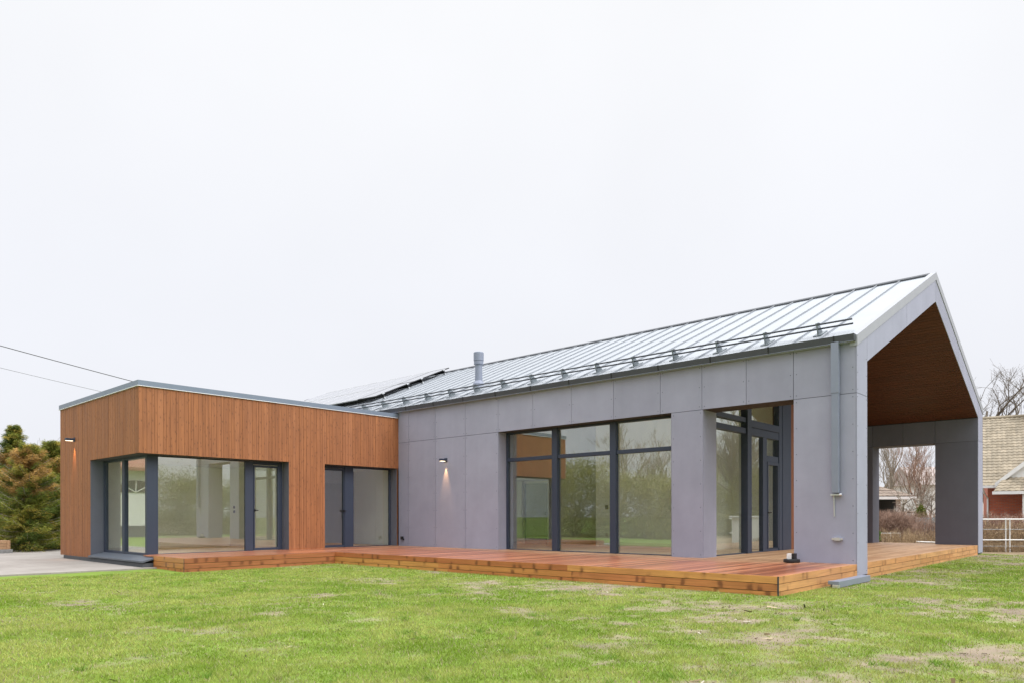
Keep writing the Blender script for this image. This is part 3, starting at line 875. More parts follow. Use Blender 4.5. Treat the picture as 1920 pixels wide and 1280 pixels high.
h_ = MB(); h_.box(XG + .012, XG + .06, 18.50, 18.52, 1.32, 1.34, 'black'); h_.box(XG + .05, XG + .065, 18.50, 18.62, 1.315, 1.345, 'black'); h_.build('handle', dr)
pe = MB()
pe.prism([(19.44, ZD), (20.03, ZD), (20.03, top(20.03)), (19.44, top(19.44))], 'x', XG - .25, XG + .03, 'anthracite')
pe.prism([(20.03, ZD), (YBI, ZD), (YBI, zin(YBI)), (YR, zin(YR)), (20.03, top(20.03))], 'x', XG - .25, XG - .02, 'gap')
y = 20.035
while y < YBI - .01:
    b = min(y + .125, YBI - .002)
    zt = min(zin(y), zin(b)) - .01
    pe.box(XG - .02, XG + .03, y, b - .005, ZD, zt, 'porchwood'); y += .13
pe.build('porch_wall', house)

# ------------------------------------------------------------------ timber block
def clad_boards(mb, a0, a1, zfun, plane, sgn, cuts=()):
    """vertical boards between a0 and a1 on a plane x=const ('x') or y=const ('y')"""
    edges = sorted({a0, a1, *[c for c in cuts if a0 < c < a1]})
    for e0, e1 in zip(edges, edges[1:]):
        ws = []
        while sum(ws) < e1 - e0: ws.append(random.choice((.068, .095, .095, .118, .145)))
        k = (e1 - e0) / sum(ws); p = e0
        z0, z1 = zfun(0.5 * (e0 + e1))
        for w_ in ws:
            q = p + w_ * k; d = random.choice((0, .002, .004, .006))
            out_ = plane[1] + sgn * d; inn = plane[1] - sgn * .022
            if plane[0] == 'x': mb.box(inn, out_, p + .003, q - .003, z0, z1, 'clad')
            else: mb.box(p + .003, q - .003, out_, inn, z0, z1, 'clad')
            p = q
tw = MB()
ZS, ZB = 2.78, 0.13
O1R, O2L, O2R, LWL = 10.78, 11.95, 14.64, -21.66
def zf(y): return (ZS, WT - .145) if (y < O1R or O2L < y < O2R) else (ZB + .15, WT - .145)
clad_boards(tw, WY, YF - .002, zf, ('x', WX), 1, (O1R, O2L, O2R))
def zl(x): return (ZS, WT - .145) if x > LWL else (ZB, WT - .145)
clad_boards(tw, WXL, WX, zl, ('y', WY), -1, (LWL,))
for y in np.arange(WY, YF - .1, .095): pass
two = tw.build('timber_cladding', house)
tb = MB()
B = .024
tb.box(WX - .33, WX - B, WY + B, YF - .002, ZS + .003, WT - .15, 'gap')                 # lintel along the front
tb.box(WX - .33, WX - B, O1R + .012, O2L - .002, ZD - .1, ZS, 'gap')
tb.box(WXL, WX - .34, WY + B, WY + .35, ZS + .003, WT - .15, 'gap')
tb.box(WXL, LWL - .012, WY + B, WY + .35, ZB + .01, ZS, 'gap')
tb.box(WXL + .02, WXL + .30, WY + .36, 19, 0, WT - .15, 'inwall')
tb.box(WXL, WX - .02, 14.55, YF + .015, ZS + .01, WT - .15, 'inwall')
tb.box(WXL + .3, WX - .34, 14.60, YF + .015, ZD, ZS + .01, 'inwall')
tb.build('timber_block_core', house)
rv = MB()
rv.box(WX - .33, WX - .002, O1R, O1R + .011, ZD, ZS, 'reveal'); rv.box(WX - .33, WX - .02, O2R, O2R + .011, ZD, ZS, 'reveal')
rv.box(WX - .02, WX, O2R + .012, YF - .004, ZD, ZS, 'clad')
rv.box(LWL - .011, LWL, WY + .002, WY + .35, ZB + .06, ZS, 'reveal')
rv.box(LWL, WX - .03, WY + .025, WY + .35, ZS - .012, ZS + .001, 'gap'); rv.box(WX - .33, WX - .025, WY + .36, O1R, ZS - .012, ZS + .001, 'gap'); rv.box(WX - .33, WX - .025, O2L, O2R, ZS - .012, ZS + .001, 'gap')
rv.build('window_reveal', house)
fa = MB()
fa.box(WXL - .03, WX + .03, WY - .03, 14.62, WT - .125, WT, 'fascia')
fa.box(WXL - .036, WX + .038, WY - .038, 14.65, WT - .140, WT - .1255, 'flash')
fa.box(WXL - .03, WX + .03, 14.62, YF - .002, WT - .125, WT, 'fascia')
fa.box(WXL + .2, WX - .2, WY + .2, 14.5, WT, WT + .004, 'darkmetal')
fa.build('flat_roof', house)
pl = MB()
pl.box(WXL + .42, -17.97, WY - .04, WY + .3, -0.08, ZB, 'plinth'); pl.box(-18.35, -17.97, WY + .24, 7.4, -.08, .1, 'plinth')
pl.box(WXL + .42, WXL + .7, WY + .3, 14, -.08, ZB, 'plinth'); pl.build('plinth', house)
sl = MB()
sl.prism([(WY + .32, .275), (WY + .32, .25), (WY - .05, .145), (WY - .065, .145), (WY - .065, .185)], 'x', LWL + .001, -17.93, 'sillmetal')
sl.build('window_sill', house)

# corner window
gx_, gy_ = WX - .33, WY + .33
fr = [(gx_ - .09, gx_ + .03, gy_ - .03, gy_ + .24, .25, ZS - .012),                                     # corner post
      (LWL, LWL + .07, gy_, gy_ + .1, .27, ZS - .012), (-20.33, -20.15, gy_, gy_ + .1, .27, ZS - .012),
      (LWL + .07, -20.33, gy_, gy_ + .1, ZS - .06, ZS - .012), (-20.15, gx_ - .09, gy_, gy_ + .1, ZS - .06, ZS - .012),
      (LWL + .07, -20.33, gy_, gy_ + .1, .25, .33), (-20.15, gx_ - .09, gy_, gy_ + .1, .25, .33),
      (gx_ - .08, gx_ + .0, 9.66, 9.89, ZD, ZS - .012), (gx_ - .08, gx_, 10.67, O1R, ZD, ZS - .012),
      (gx_ - .08, gx_, gy_ + .24, 9.66, ZS - .04, ZS - .012), (gx_ - .08, gx_, 9.89, 10.67, ZS - .10, ZS - .012),
      (gx_ - .08, gx_, gy_ + .24, 9.66, ZD - .04, ZD + .015)]
pn = [(LWL + .07, -20.33, gy_ + .05, gy_ + .054, .33, ZS - .06), (-20.15, gx_ - .09, gy_ + .05, gy_ + .054, .33, ZS - .06),
      (gx_ - .04, gx_ - .036, gy_ + .24, 9.66, ZD + .015, ZS - .04)]
window('window', fr, pn, 'corner window wrapping the end of the timber block')
def glazed_door(y0, y1, zt, hy, label, frame=.055):
    d = MB()
    for b in ((gx_ - .075, gx_ + .012, y0, y0 + frame, ZD + .01, zt), (gx_ - .075, gx_ + .012, y1 - frame, y1, ZD + .01, zt),
              (gx_ - .075, gx_ + .012, y0 + frame, y1 - frame, ZD + .01, ZD + .075), (gx_ - .075, gx_ + .012, y0 + frame, y1 - frame, zt - .06, zt)): d.box(*b, 'anthracite')
    d = d.build('door', house); d['label'] = label
    g = MB(); g.box(gx_ - .04, gx_ - .036, y0 + frame, y1 - frame, ZD + .075, zt - .06, 'glass'); g.build('pane', d)
    h = MB(); h.box(gx_ + .012, gx_ + .06, hy - .012, hy + .012, 1.38, 1.44, 'black'); h.box(gx_ + .045, gx_ + .06, hy - .012, hy + .09, 1.40, 1.425, 'black'); h.build('handle', d)
glazed_door(9.895, 10.665, ZS - .115, 9.92, 'glazed terrace door beside the corner window', .035)
# second opening
fr = [(gx_ - .08, gx_, O2L, 12.03, ZD, ZS - .012), (gx_ - .08, gx_ + .03, 12.86, 13.17, ZD, ZS - .012), (gx_ - .08, gx_, O2R - .05, O2R, ZD, ZS - .012),
      (gx_ - .08, gx_, 13.17, O2R - .05, ZS - .05, ZS - .012), (gx_ - .08, gx_, 12.03, 12.86, ZS - .08, ZS - .012), (gx_ - .08, gx_, 13.17, O2R - .05, ZD - .04, ZD + .02)]
pn = [(gx_ - .04, gx_ - .036, 13.17, O2R - .05, ZD + .02, ZS - .05)]
window('window', fr, pn, 'fixed window in the corner by the grey wall')
glazed_door(12.035, 12.855, ZS - .09, 12.80, 'glazed terrace door in the second opening of the timber block', .03)

# ------------------------------------------------------------------ inside
fl = MB()
n = 60
for i in range(n):
    a = YFI - .3 + (YBI - YFI + .3) * i / n; b = YFI - .3 + (YBI - YFI + .3) * (i + 1) / n
    fl.box(XW + .3, XG - .1, a, b - .002, 0.05, ZD - .004, 'infloor')
for i in range(38):
    a = WY + .35 + 7.4 * i / 38; fl.box(WXL + .3, WX - .34, a, a + 7.4 / 38 - .002, 0.05, ZD - .004, 'infloor')
fl.build('inside_floor', house)
iw = MB()
iw.box(WXL + .3, WX - .3, 10.98, 11.10, ZD, ZS, 'inwall')                     # between the two small rooms
iw.box(-22.3, -22.18, WY + .4, 10.98, ZD, ZS, 'inwall')
iw.box(-20.7, -20.58, 11.10, 14.6, ZD, ZS, 'ingrey')
iw.box(WXL + .3, WX - .34, WY + .36, 14.6, ZS + .002, ZS + .06, 'white')
iw.box(-13.0, -9.2, 18.3, 18.42, ZD, 5.55, 'inwall'); iw.box(-9.32, -9.2, 18.421, 19.5, ZD, 5.6, 'inwall'); iw.box(-9.2, XG - .13, 19.5, 19.62, ZD, 6.0, 'inwall')
iw.box(-13.12, -13.0, 18.3, 25, ZD, 6.2, 'inwall')
iw.box(-17.9, -15.0, 18.6, 18.72, ZD, 5.6, 'inwall'); iw.box(-15.0, -14.88, 18.6, 25, ZD, 6.2, 'inwall')
iw.box(-15.0, -13.0, 25, 25.12, ZD, 5, 'ingrey')
iw.prism([(YFI, ZD), (YBI, ZD), (YBI, zin(YBI)), (YR, zin(YR)), (YFI, zin(YFI))], 'x', -18.2, -18.05, 'inwall')
iw.box(-13.0, -9.2, 18.285, 18.3, ZD, ZD + .07, 'skirt'); iw.box(-17.9, -15, 18.585, 18.6, ZD, ZD + .07, 'skirt')
iw.box(-22.18, WX - .3, 10.965, 10.98, ZD, ZD + .06, 'skirt'); iw.box(-22.18, -22.165, WY + .4, 10.96, ZD, ZD + .06, 'skirt')
iwo = iw.build('inside_wall', house)
def inner_door(x0, x1, y, facing, label, z1=2.35):
    d = MB()
    if facing == 'y':
        d.box(x0, x1, y - .03, y - .001, ZD, z1, 'indoor')
    else:
        d.box(y + .001, y + .03, x0, x1, ZD, z1, 'indoor')
    d = d.build('inside_door', house); d['label'] = label
    h = MB()
    if facing == 'y': h.box(x1 - .16, x1 - .05, y - .075, y - .06, 1.33, 1.355, 'black'); h.box(x1 - .085, x1 - .05, y - .06, y - .03, 1.28, 1.37, 'black')
    else: h.box(y + .06, y + .075, x1 - .16, x1 - .05, 1.33, 1.355, 'black'); h.box(y + .03, y + .06, x1 - .085, x1 - .05, 1.2, 1.37, 'black')
    h.build('handle', d)
inner_door(-16.3, -15.3, 18.6, 'y', 'dark inside door beyond the wide window')
inner_door(13.35, 14.15, -20.58, 'x', 'dark inside door beyond the small window')
inner_door(11.9, 12.7, -20.58, 'x', 'dark inside door beyond the terrace door')
sw = MB(); sw.box(-12.75, -12.65, 18.265, 18.285, 1.45, 1.57, 'black'); sw.build('light_switch', iwo)
sw = MB(); sw.box(-12.75, -12.66, 18.27, 18.285, .62, .71, 'skirt'); sw.build('wall_socket', iwo)
for z in (1.5, 1.36):
    sw = MB(); sw.box(-21.9, -21.82, 10.945, 10.965, z, z + .08, 'indoor'); sw.build('light_switch', iwo)
# ------------------------------------------------------------------ lamps on the walls
def wall_lamp(loc, out_dir, label):
    o = thing('wall_lamp', loc, label, 'wall lamp', 'lit wall lamps')
    side = Vector((-out_dir[1], out_dir[0]))
    d = Vector(out_dir)
    def bx(mb, s0, s1, d0, d1, z0, z1, mat):
        pts = []
        for z in (z0, z1):
            for s, q in ((s0, d0), (s1, d0), (s1, d1), (s0, d1)):
                p = side * s + d * q
                pts.append((loc[0] + p.x, loc[1] + p.y, loc[2] + z))
        mb.add(pts, [(0, 3, 2, 1), (4, 5, 6, 7), (0, 1, 5, 4), (1, 2, 6, 5), (2, 3, 7, 6), (3, 0, 4, 7)], mat)
    m_ = MB(); bx(m_, -.055, .055, 0, .24, -.035, .035, 'anthracite'); m_.build('lamp_body', o, bevel=.01)
    m_ = MB(); bx(m_, -.06, .06, 0, .02, -.06, .06, 'anthracite'); m_.build('wall_plate', o)
    m_ = MB(); bx(m_, -.042, .042, .05, .225, -.039, -.0355, 'lens'); m_.build('lens', o)
    ld = bpy.data.lights.new('lamp_light', 'SPOT'); ld.energy = 75; ld.spot_size = R_(36); ld.spot_blend = 0.8; ld.color = (1.0, 0.52, 0.19); ld.shadow_soft_size = .02
    lo = bpy.data.objects.new('lamp_light', ld); COL.objects.link(lo); lo.parent = o
    lo.location = (d.x * .075, d.y * .075, -.045)
    v = Vector((d.x * .06, d.y * .06, 1)); lo.rotation_euler = v.to_track_quat('Z', 'Y').to_euler()
wall_lamp((-16.05, YF, 2.93), (0, -1), 'small dark box lamp glowing on the grey panel wall')
wall_lamp((-22.95, WY, 3.43), (0, -1), 'small dark box lamp glowing on the orange timber wall')

# ------------------------------------------------------------------ deck
deck = thing('wooden_deck', (-10, 12.8, 0), 'red brown wooden terrace deck wrapping the house at the edge of the lawn', 'deck')
db = MB()
XD1, YD1, YD0, XD0 = -16.25, 10.92, 6.98, -17.95
bw = .144
def run(xa, xb, y0, y1):
    n = int(round((xb - xa) / bw)); k = (xb - xa) / n
    for i in range(n):
        a = xa + i * k
        cuts = [y0]
        while cuts[-1] < y1 - 4.5: cuts.append(cuts[-1] + random.uniform(2.5, 4.2))
        cuts.append(y1)
        for c0, c1 in zip(cuts, cuts[1:]):
            dz = random.uniform(-.0015, .0015)
            db.box(a + .0045, a + k - .0045, c0 + .0015, c1 - .0015, ZD - .03, ZD + dz, 'deck')
run(-18.62, XD1 - .026, YD0 + .026, YF + .0)
run(XD1 - .026, XE - .026, YD1 + .026, YF)
run(XG + .0, XE - .026, YF, YBI + .8)
run(WL, XG, YF, 15.02)
db.build('deck_boards', deck)
fs = MB()
rows = [(.189, ZD + .001), (.069, .180), (-.06, .060)]
def fascia_x(y, xa, xb):
    for z0, z1 in rows:
        x = xa
        while x < xb - .01:
            q = min(xb, x + random.uniform(3.4, 4.6))
            if xb - q < .8: q = xb
            fs.box(x + .001, q - .001, y, y + .024, z0, z1, 'fascwood'); x = q
def fascia_y(x, y0, y1, mat='fascwood_y'):
    for z0, z1 in rows:
        y = y0
        while y < y1 - .01:
            q = min(y1, y + random.uniform(3.4, 4.4))
            if y1 - q < .8: q = y1
            fs.box(x - .024, x, y + .001, q - .001, z0, z1, mat); y = q
fascia_x(YD1, XD1 - .0, XE - .026); fascia_x(YD0, XD0, XD1 - .026)
fascia_y(XD1, YD0 + .0, YD1 - .001, 'fascwood_red'); fascia_y(XE - .0, YD1 + .0, 14.69); fascia_y(XE - .01, 15.36, 26.7)
fs.box(XE - .024, XE + .002, YD1 - .003, YD1 - .0005, -.06, ZD, 'gap'); fs.box(XD1 - .024, XD1 + .002, YD0 - .003, YD0 - .0005, -.06, ZD, 'gap')
fs.box(XE - .3, XE - .05, 11.2, 26.5, -.06, .25, 'gap')
fs.build('deck_fascia', deck)

# ------------------------------------------------------------------ small things
dv = thing('floor_lamp_base', (-5.55, 14.42, ZD), 'black round device with white and black box lying on the deck by the corner pier', 'device')
m_ = MB(); m_.lathe((-5.55, 14.42, ZD + .002), [(.15, 0), (.158, .015), (.158, .055), (.145, .068), (.05, .07)], 'black', 28); m_.build('round_base', dv)
m_ = MB(); m_.box(-5.63, -5.53, 14.36, 14.48, ZD + .072, ZD + .18, 'white'); m_.build('white_box', dv, bevel=.006)
m_ = MB(); m_.box(-5.529, -5.47, 14.355, 14.485, ZD + .072, ZD + .185, 'black'); m_.build('black_cover', dv, bevel=.006)

ch = MB()
cx0, cy0, cy1 = -4.28, 12.75, 14.55
ch.box(cx0, cx0 + .16, cy0 + .1, cy1, .005, .115, 'pipe'); ch.box(cx0 - .01, cx0 + .17, cy0, cy0 + .1, .06, .12, 'pipe')
ch.box(cx0 + .06, cx0 + .16, cy0 + .0, cy0 + .1, .0, .06, 'silver')
co = ch.build('drain_channel', bevel=.006)
tag(co, 'grey metal drain pipe piece lying on the lawn beside the deck end', 'drain pipe')

# snow guard on the roof
def roof_pt(x, y, h): return (x, y - h * RK / math.hypot(1, RK), zmet(y) + h / math.hypot(1, RK))
sg = thing('snow_guard', (-14, 15.7, zmet(15.7)), 'long two pipe metal snow guard along the eaves of the pale roof', 'snow guard')
for yy, hh in ((15.51, .12), (15.49, .215)):
    t_ = MB(); p0 = roof_pt(-4.70, yy, hh); p1 = roof_pt(-22.0, yy, hh); t_.tube([p0, p1], .019, 'darkmetal', 8); t_.build('rail', sg)
x = -5.39
while x > -22.4:
    b_ = MB()
    a, c, d_ = roof_pt(x, 15.45, .02), roof_pt(x, 15.70, .02), roof_pt(x, 15.55, .25)
    e_ = roof_pt(x, 15.46, .25)
    b_.prism([(a[1], a[2]), (c[1], c[2]), (d_[1], d_[2]), (e_[1], e_[2])], 'x', x - .012, x + .012, 'galv')
    p = roof_pt(x, 15.36, .0); q = roof_pt(x, 15.76, .0); p2 = roof_pt(x, 15.36, .022); q2 = roof_pt(x, 15.76, .022)
    b_.prism([(p[1], p[2] + .002), (q[1], q[2] + .002), (q2[1], q2[2]), (p2[1], p2[2])], 'x', x - .07, x + .09, 'galv')
    b_.box(x - .045, x + .045, d_[1] - .03, d_[1] + .03, d_[2] - .05, d_[2] - .02, 'darkmetal')
    b_.build('bracket', sg); x -= 1.130

# solar panels: two rows
sp_proto = None
NP = 8
for r_ in range(2):
    for c_ in range(NP):
        y0 = 17.05 + r_ * 1.95; y1 = y0 + 1.92; xr = -22.55 - c_ * 1.15; xl = xr - 1.13
        x_mid = .5 * (xr + xl)
        base = roof_pt(x_mid, y0, .0)
        lab = {0: 'lower', 1: 'upper'}[r_]
        lbl = ('dark framed solar panel at the near end of the %s row on the roof' % lab) if c_ == 0 else 'grey glossy solar panel among others in the %s row on the roof' % lab
        o = thing('solar_panel', base, lbl, 'solar panel', 'solar panels on the roof' if c_ == 0 else 'solar panels in the %s row' % lab)
        h0, h1 = .17, .205
        def q4(x0, x1, ya_, yb_, ha, hb, mat, mb):
            A, B, C, D = roof_pt(0, ya_, ha), roof_pt(0, yb_, ha), roof_pt(0, yb_, hb), roof_pt(0, ya_, hb)
            mb.prism([(A[1], A[2]), (B[1], B[2]), (C[1], C[2]), (D[1], D[2])], 'x', x0, x1, mat)
        fm = MB()
        fmat = 'black' if c_ == 0 else 'alu'
        q4(xl, xr, y0, y0 + .03, h0, h1, fmat, fm); q4(xl, xr, y1 - .03, y1, h0, h1, fmat, fm)
        q4(xl, xl + .03, y0 + .03, y1 - .03, h0, h1, fmat, fm); q4(xr - .03, xr, y0 + .03, y1 - .03, h0, h1, fmat, fm)
        fm.build('frame', o)
        cm = MB(); q4(xl + .03, xr - .03, y0 + .03, y1 - .03, h0 + .01, h1 - .004, 'solar', cm); cm.build('solar_cells', o)
        if c_ == 0:
            for yy in (y0 + .35, y1 - .35):
                rm = MB(); q4(xl, xr + .03, yy, yy + .05, .06, h0 - .002, 'black', rm); q4(xr - .02, xr + .045, yy - .03, yy + .08, h0, h1 + .01, 'alu', rm); q4(xr + .0, xr + .04, yy, yy + .05, .0, .06, 'alu', rm); rm.build('mounting_rail', o)
        else:
            rm = MB(); q4(xl, xr, y0 + .35, y0 + .40, .0, h0 - .002, 'black', rm); rm.build('mounting_rail', o)

# ------------------------------------------------------------------ plants
def grow(p, d, length, r, lvl, out_, spread=.5, up=.15, kids=(3, 5), curl=.25, rmin=.004):
    n = max(2, int(length / .35)) if lvl < 2 else 2
    pts = [p]; q = np.array(p, float); dd = np.array(d, float); rr = r
    step = length / n
    for i in range(n):
        dd = unit(dd + RNG.normal(0, curl * .5, 3) + np.array([0, 0, up * .3]))
        q2 = q + dd * step; r2 = max(rmin, rr * (0.62 if lvl else .8) ** (1 / n) if n > 1 else rr * .6)
        out_.append((q.copy(), q2.copy(), rr, r2, lvl)); q = q2; rr = r2; pts.append(q)
    return pts, dd, rr
def bare_tree_segs(base, height, trunk_r, seed, clear=.5, trunk=.42, lvls=4, spread=.75, up=.25, stems=1, curl=.3, rmin=.006, nk0=(4, 7)):
    global RNG
    keep = RNG; RNG = np.random.default_rng(seed)
    S = []
    def rec(p, d, length, r, lvl):
        pts, dd, rr = grow(p, d, length, r, lvl, S, spread, up, curl=curl, rmin=rmin)
        if lvl >= lvls: return
        nk = RNG.integers(3, 6) if lvl else RNG.integers(*nk0)
        for k in range(nk):
            j = RNG.integers(max(1, int(len(pts) * clear)), len(pts)) if lvl == 0 else RNG.integers(1, len(pts))
            az = RNG.random() * 6.283
            side = np.array([math.cos(az), math.sin(az), RNG.normal(.1, .3)])
            nd = unit(dd * (1 - spread * .6) + side * spread + np.array([0, 0, up]))
            rec(pts[j], nd, length * RNG.uniform(.48, .74), max(rmin, rr * RNG.uniform(.55, .8)), lvl + 1)
    for s in range(stems):
        az = RNG.random() * 6.28; ln = .25 if stems > 1 else .05
        rec(np.array([base[0] + .1 * math.cos(az) * (stems > 1), base[1] + .1 * math.sin(az) * (stems > 1), base[2] - .05]),
            np.array([math.cos(az) * ln, math.sin(az) * ln, 1.0]), height * trunk * RNG.uniform(.85, 1.1), trunk_r, 0)
    RNG = keep
    # scale to height
    top = max(s[1][2] for s in S) - base[2]; k = height / top
    b = np.array(base, float)
    return [(b + (s[0] - b) * k, b + (s[1] - b) * k, s[2], s[3], s[4]) for s in S]
def bare_tree(px, depth, height, r, seed, label, mat='bark', group='bare trees beyond the garden', loc=None, name='bare_tree', **kw):
    x, y = loc or place(px, depth)
    S = bare_tree_segs((x, y, 0), height, r, seed, **kw)
    o = thing(name, (x, y, 0), label, 'tree', group)
    seg_mesh('trunk', [s for s in S if s[4] <= 0], mat, o, 7)
    seg_mesh('crown', [s for s in S if s[4] > 0], mat, o, 3)
    return o

def conifer(px, depth, height, radius, seed, label, brown=(0, 0), base_z=0.3, group='conifers by the paved yard', loc=None, bright=1.0, dens=1.0, taper=.55):
    global RNG
    keep = RNG; RNG = np.random.default_rng(seed)
    x, y = loc or place(px, depth)
    o = thing('conifer_tree', (x, y, 0), label, 'tree', group)
    S = [(np.array([x, y, -.1]), np.array([x, y, height * .55]), .09, .06, 0), (np.array([x, y, height * .55]), np.array([x + .1, y, height]), .07, .01, 0)]
    seg_mesh('trunk', S, 'bark', o, 7)
    C, A, B, T = [], [], [], []
    nb = int(190 * dens); tw_ = []
    for i in range(nb):
        f = (i + RNG.random()) / nb; z = base_z + (height - base_z) * f
        ln = radius * ((1 - f) ** taper * .95 + .07) * RNG.uniform(.45, 1.3)
        az = i * 2.4 + RNG.normal(0, .4)
        d = np.array([math.cos(az), math.sin(az), 0.0]); m = 9
        t_ = np.linspace(0.08, 1, m)
        droop = -.35 * ln * (t_ - t_ ** 2 * .55) + .22 * ln * t_ ** 2 + f * .5 * ln * t_
        pts = np.array([x, y, z]) + d * (t_ * ln)[:, None]; pts[:, 2] += droop
        for a_, b_ in zip(pts, pts[1:]): tw_.append((a_, b_, .012, .008, 1))
        isb = brown[0] < f < brown[1] and RNG.random() < .56
        tone = RNG.random()
        for j in range(m):
            k = 46
            side = np.array([-d[1], d[0], 0])
            wid = .30 * ln * (1 - .6 * t_[j]) + .08
            u_ = RNG.uniform(-1, 1, k)
            c = pts[j] + side * (u_ * wid)[:, None] + d * (np.abs(u_) * wid * .5)[:, None] + RNG.normal(0, .035, (k, 3))
            c[:, 2] -= np.abs(u_) * wid * .35
            dirn = unit(d + side * np.sign(u_)[:, None] * .8 + RNG.normal(0, .45, (k, 3)))
            up_ = unit(RNG.normal(0, .5, (k, 3)) + np.array([0, 0, .6]))
            w_ = unit(np.cross(dirn, up_))
            C.append(c); A.append(dirn * RNG.uniform(.028, .065, k)[:, None]); B.append(w_ * RNG.uniform(.006, .012, k)[:, None])
            g = (np.array([.07, .115, .02]) * (1 - tone) + np.array([.30, .30, .055]) * tone) if RNG.random() < .85 else np.array([.42, .33, .07])
            if isb: g = np.array([.44, .27, .09]) * (.7 + .5 * tone)
            T.append(g * bright * RNG.uniform(.6, 1.35, (k, 1)) * (.8 + .35 * t_[j]))
    C, A, B, T = map(np.concatenate, (C, A, B, T))
    V, F = cards(C, A, B)
    np_mesh('crown', V, F, 'leaf', o, np.repeat(T, 4, 0))
    seg_mesh('branches', tw_, 'barkpale', o, 3)
    RNG = keep
    return o

def leafy(name, loc, size, seed, label, cat, cols, n=5000, leaf=.09, group=None, shape='ball'):
    """bush of leaf cards in uneven clumps with stems"""
    r = np.random.default_rng(seed)
    o = thing(name, loc, label, cat, group)
    nc = max(10, n // 90)
    cc = unit(r.normal(size=(nc, 3))) * (r.random((nc, 1)) ** .4) * .85
    if shape == 'cone': cc[:, :2] *= np.clip(1 - (cc[:, 2:3] + 1) / 2, .08, 1)
    if shape == 'hedge':
        cc = r.uniform(-1, 1, (nc, 3)); cc[:, 2] = np.minimum(cc[:, 2], .95 - .5 * cc[:, 0] ** 2 + r.normal(0, .12, nc))
    sz = np.array(size) / 2
    idx = r.integers(0, nc, n)
    ctr = np.array(loc) + np.array([0, 0, sz[2]])
    C = ctr + (cc[idx] + r.normal(0, .13, (n, 3))) * sz
    C[:, 2] = np.maximum(C[:, 2], .02)
    D = unit(r.normal(size=(n, 3))); W = unit(np.cross(D, r.normal(size=(n, 3))))
    V, F = cards(C, D * (leaf * r.uniform(.6, 1.3, n))[:, None], W * (leaf * .45 * r.uniform(.6, 1.3, n))[:, None])
    tone = r.random(nc)[idx][:, None]
    T = (np.array(cols[0]) * (1 - tone) + np.array(cols[1]) * tone) * r.uniform(.7, 1.3, (n, 1))
    np_mesh('foliage', V, F, 'leaf', o, np.repeat(T, 4, 0))
    S = []
    for k in range(14):
        p = np.array(loc, float); q = ctr + cc[k % nc] * sz * .8
        m_ = (p + q) / 2 + r.normal(0, .08, 3)
        S += [(p, m_, .02, .014, 0), (m_, q, .014, .006, 0)]
    seg_mesh('stem', S, 'bark', o, 4)
    return o

def twiggy(name, pts, label, cat, seed, height, n, mat, spread=.25, group=None, thick=.006, kind=None):
    """mass of thin upright stems along a list of ground points"""
    r = np.random.default_rng(seed); S = []
    P = np.array(pts, float)
    for k in range(n):
        i = r.integers(0, len(P) - 1); t_ = r.random()
        b = P[i] * (1 - t_) + P[i + 1] * t_
        b = np.array([b[0] + r.normal(0, spread), b[1] + r.normal(0, spread), -.02])
        h = height * r.uniform(.55, 1.08); q = b
        d = unit(np.array([r.normal(0, .22), r.normal(0, .22), 1.0])); m = 3
        for j in range(m):
            d = unit(d + r.normal(0, .16, 3)); q2 = q + d * h / m
            S.append((q, q2, thick * (1 - .22 * j), thick * (1 - .22 * (j + 1)), 0))
            for z in range(2):
                s_ = unit(d + r.normal(0, .75, 3)); S.append((q2, q2 + s_ * h * .22, thick * .6, thick * .3, 0))
            q = q2
    o = seg_mesh(name, S, mat, None, 3)
    return tag(o, label, cat, group, kind)

# conifers on the left
conifer(26, 27.0, 4.62, 1.5, 3, 'tallest dark green conifer with a bent top at the left edge', (.66, .76), .15, taper=.95)
conifer(52, 25.6, 3.75, 1.25, 5, 'half dead conifer with rust brown branches left of the timber block', (.5, .93), .2, taper=.6)
conifer(97, 27.2, 4.05, 1.25, 9, 'bushy green conifer right against the timber block corner', (.66, .8), .08, bright=1.0)
conifer(-38, 27.5, 4.1, 1.3, 13, 'conifer at the left edge mostly outside the picture', (0, 0), .3)
conifer(128, 30.0, 4.0, 1.3, 15, 'green conifer standing behind the timber block end', (0, 0), .3)
for k, (px, dp, h) in enumerate(((58, 28.5, 4.35), (80, 28.2, 4.3), (104, 28.6, 4.35))):
    x, y = place(px, dp); b = np.array([x, y, -.05])
    st = ('left of two others', 'in the middle of three', 'nearest the timber block')[k]
    S = bare_tree_segs((x, y, 0), h, .03, 60 + k, lvls=2, up=.6, spread=.45, rmin=.004)
    o = thing('bare_sapling', (x, y, 0), 'thin bare sapling rising above the conifers, ' + st, 'sapling', 'bare saplings among the conifers')
    seg_mesh('stem', [s for s in S if s[4] == 0], 'bark', o, 5); seg_mesh('twigs', [s for s in S if s[4] > 0], 'bark', o, 3)

# pale shed behind the conifers
x, y = place(-30, 34)
sh = thing('garden_shed', (x, y, 0), 'pale grey shed half hidden behind the conifers', 'shed')
m_ = MB(); m_.box(x - 2.4, x + 2.4, y - 2, y + 2, 0, 2.1, 'siding'); m_.build('wall', sh)
m_ = MB(); m_.prism([(y - 2.3, 2.0), (y, 3.1), (y + 2.3, 2.0), (y + 2.3, 2.12), (y, 3.22), (y - 2.3, 2.12)], 'x', x - 2.6, x + 2.6, 'fascia'); m_.build('roof', sh)
m_ = MB(); m_.box(x + 2.4, x + 2.43, y - .5, y + .4, 0, 1.95, 'ingrey'); m_.build('door', sh)
x, y = place(-4, 24.0)
m_ = MB(); m_.box(x - .5, x + .32, y - .35, y + .35, 0, .16, 'stone'); so_ = m_.build('stone_block', bevel=.02); tag(so_, 'low grey stone block under a wooden crate at the left edge', 'stone block')
cr_ = thing('wooden_crate', (x, y, .162), 'brown wooden crate on a grey stone block at the left edge', 'crate')
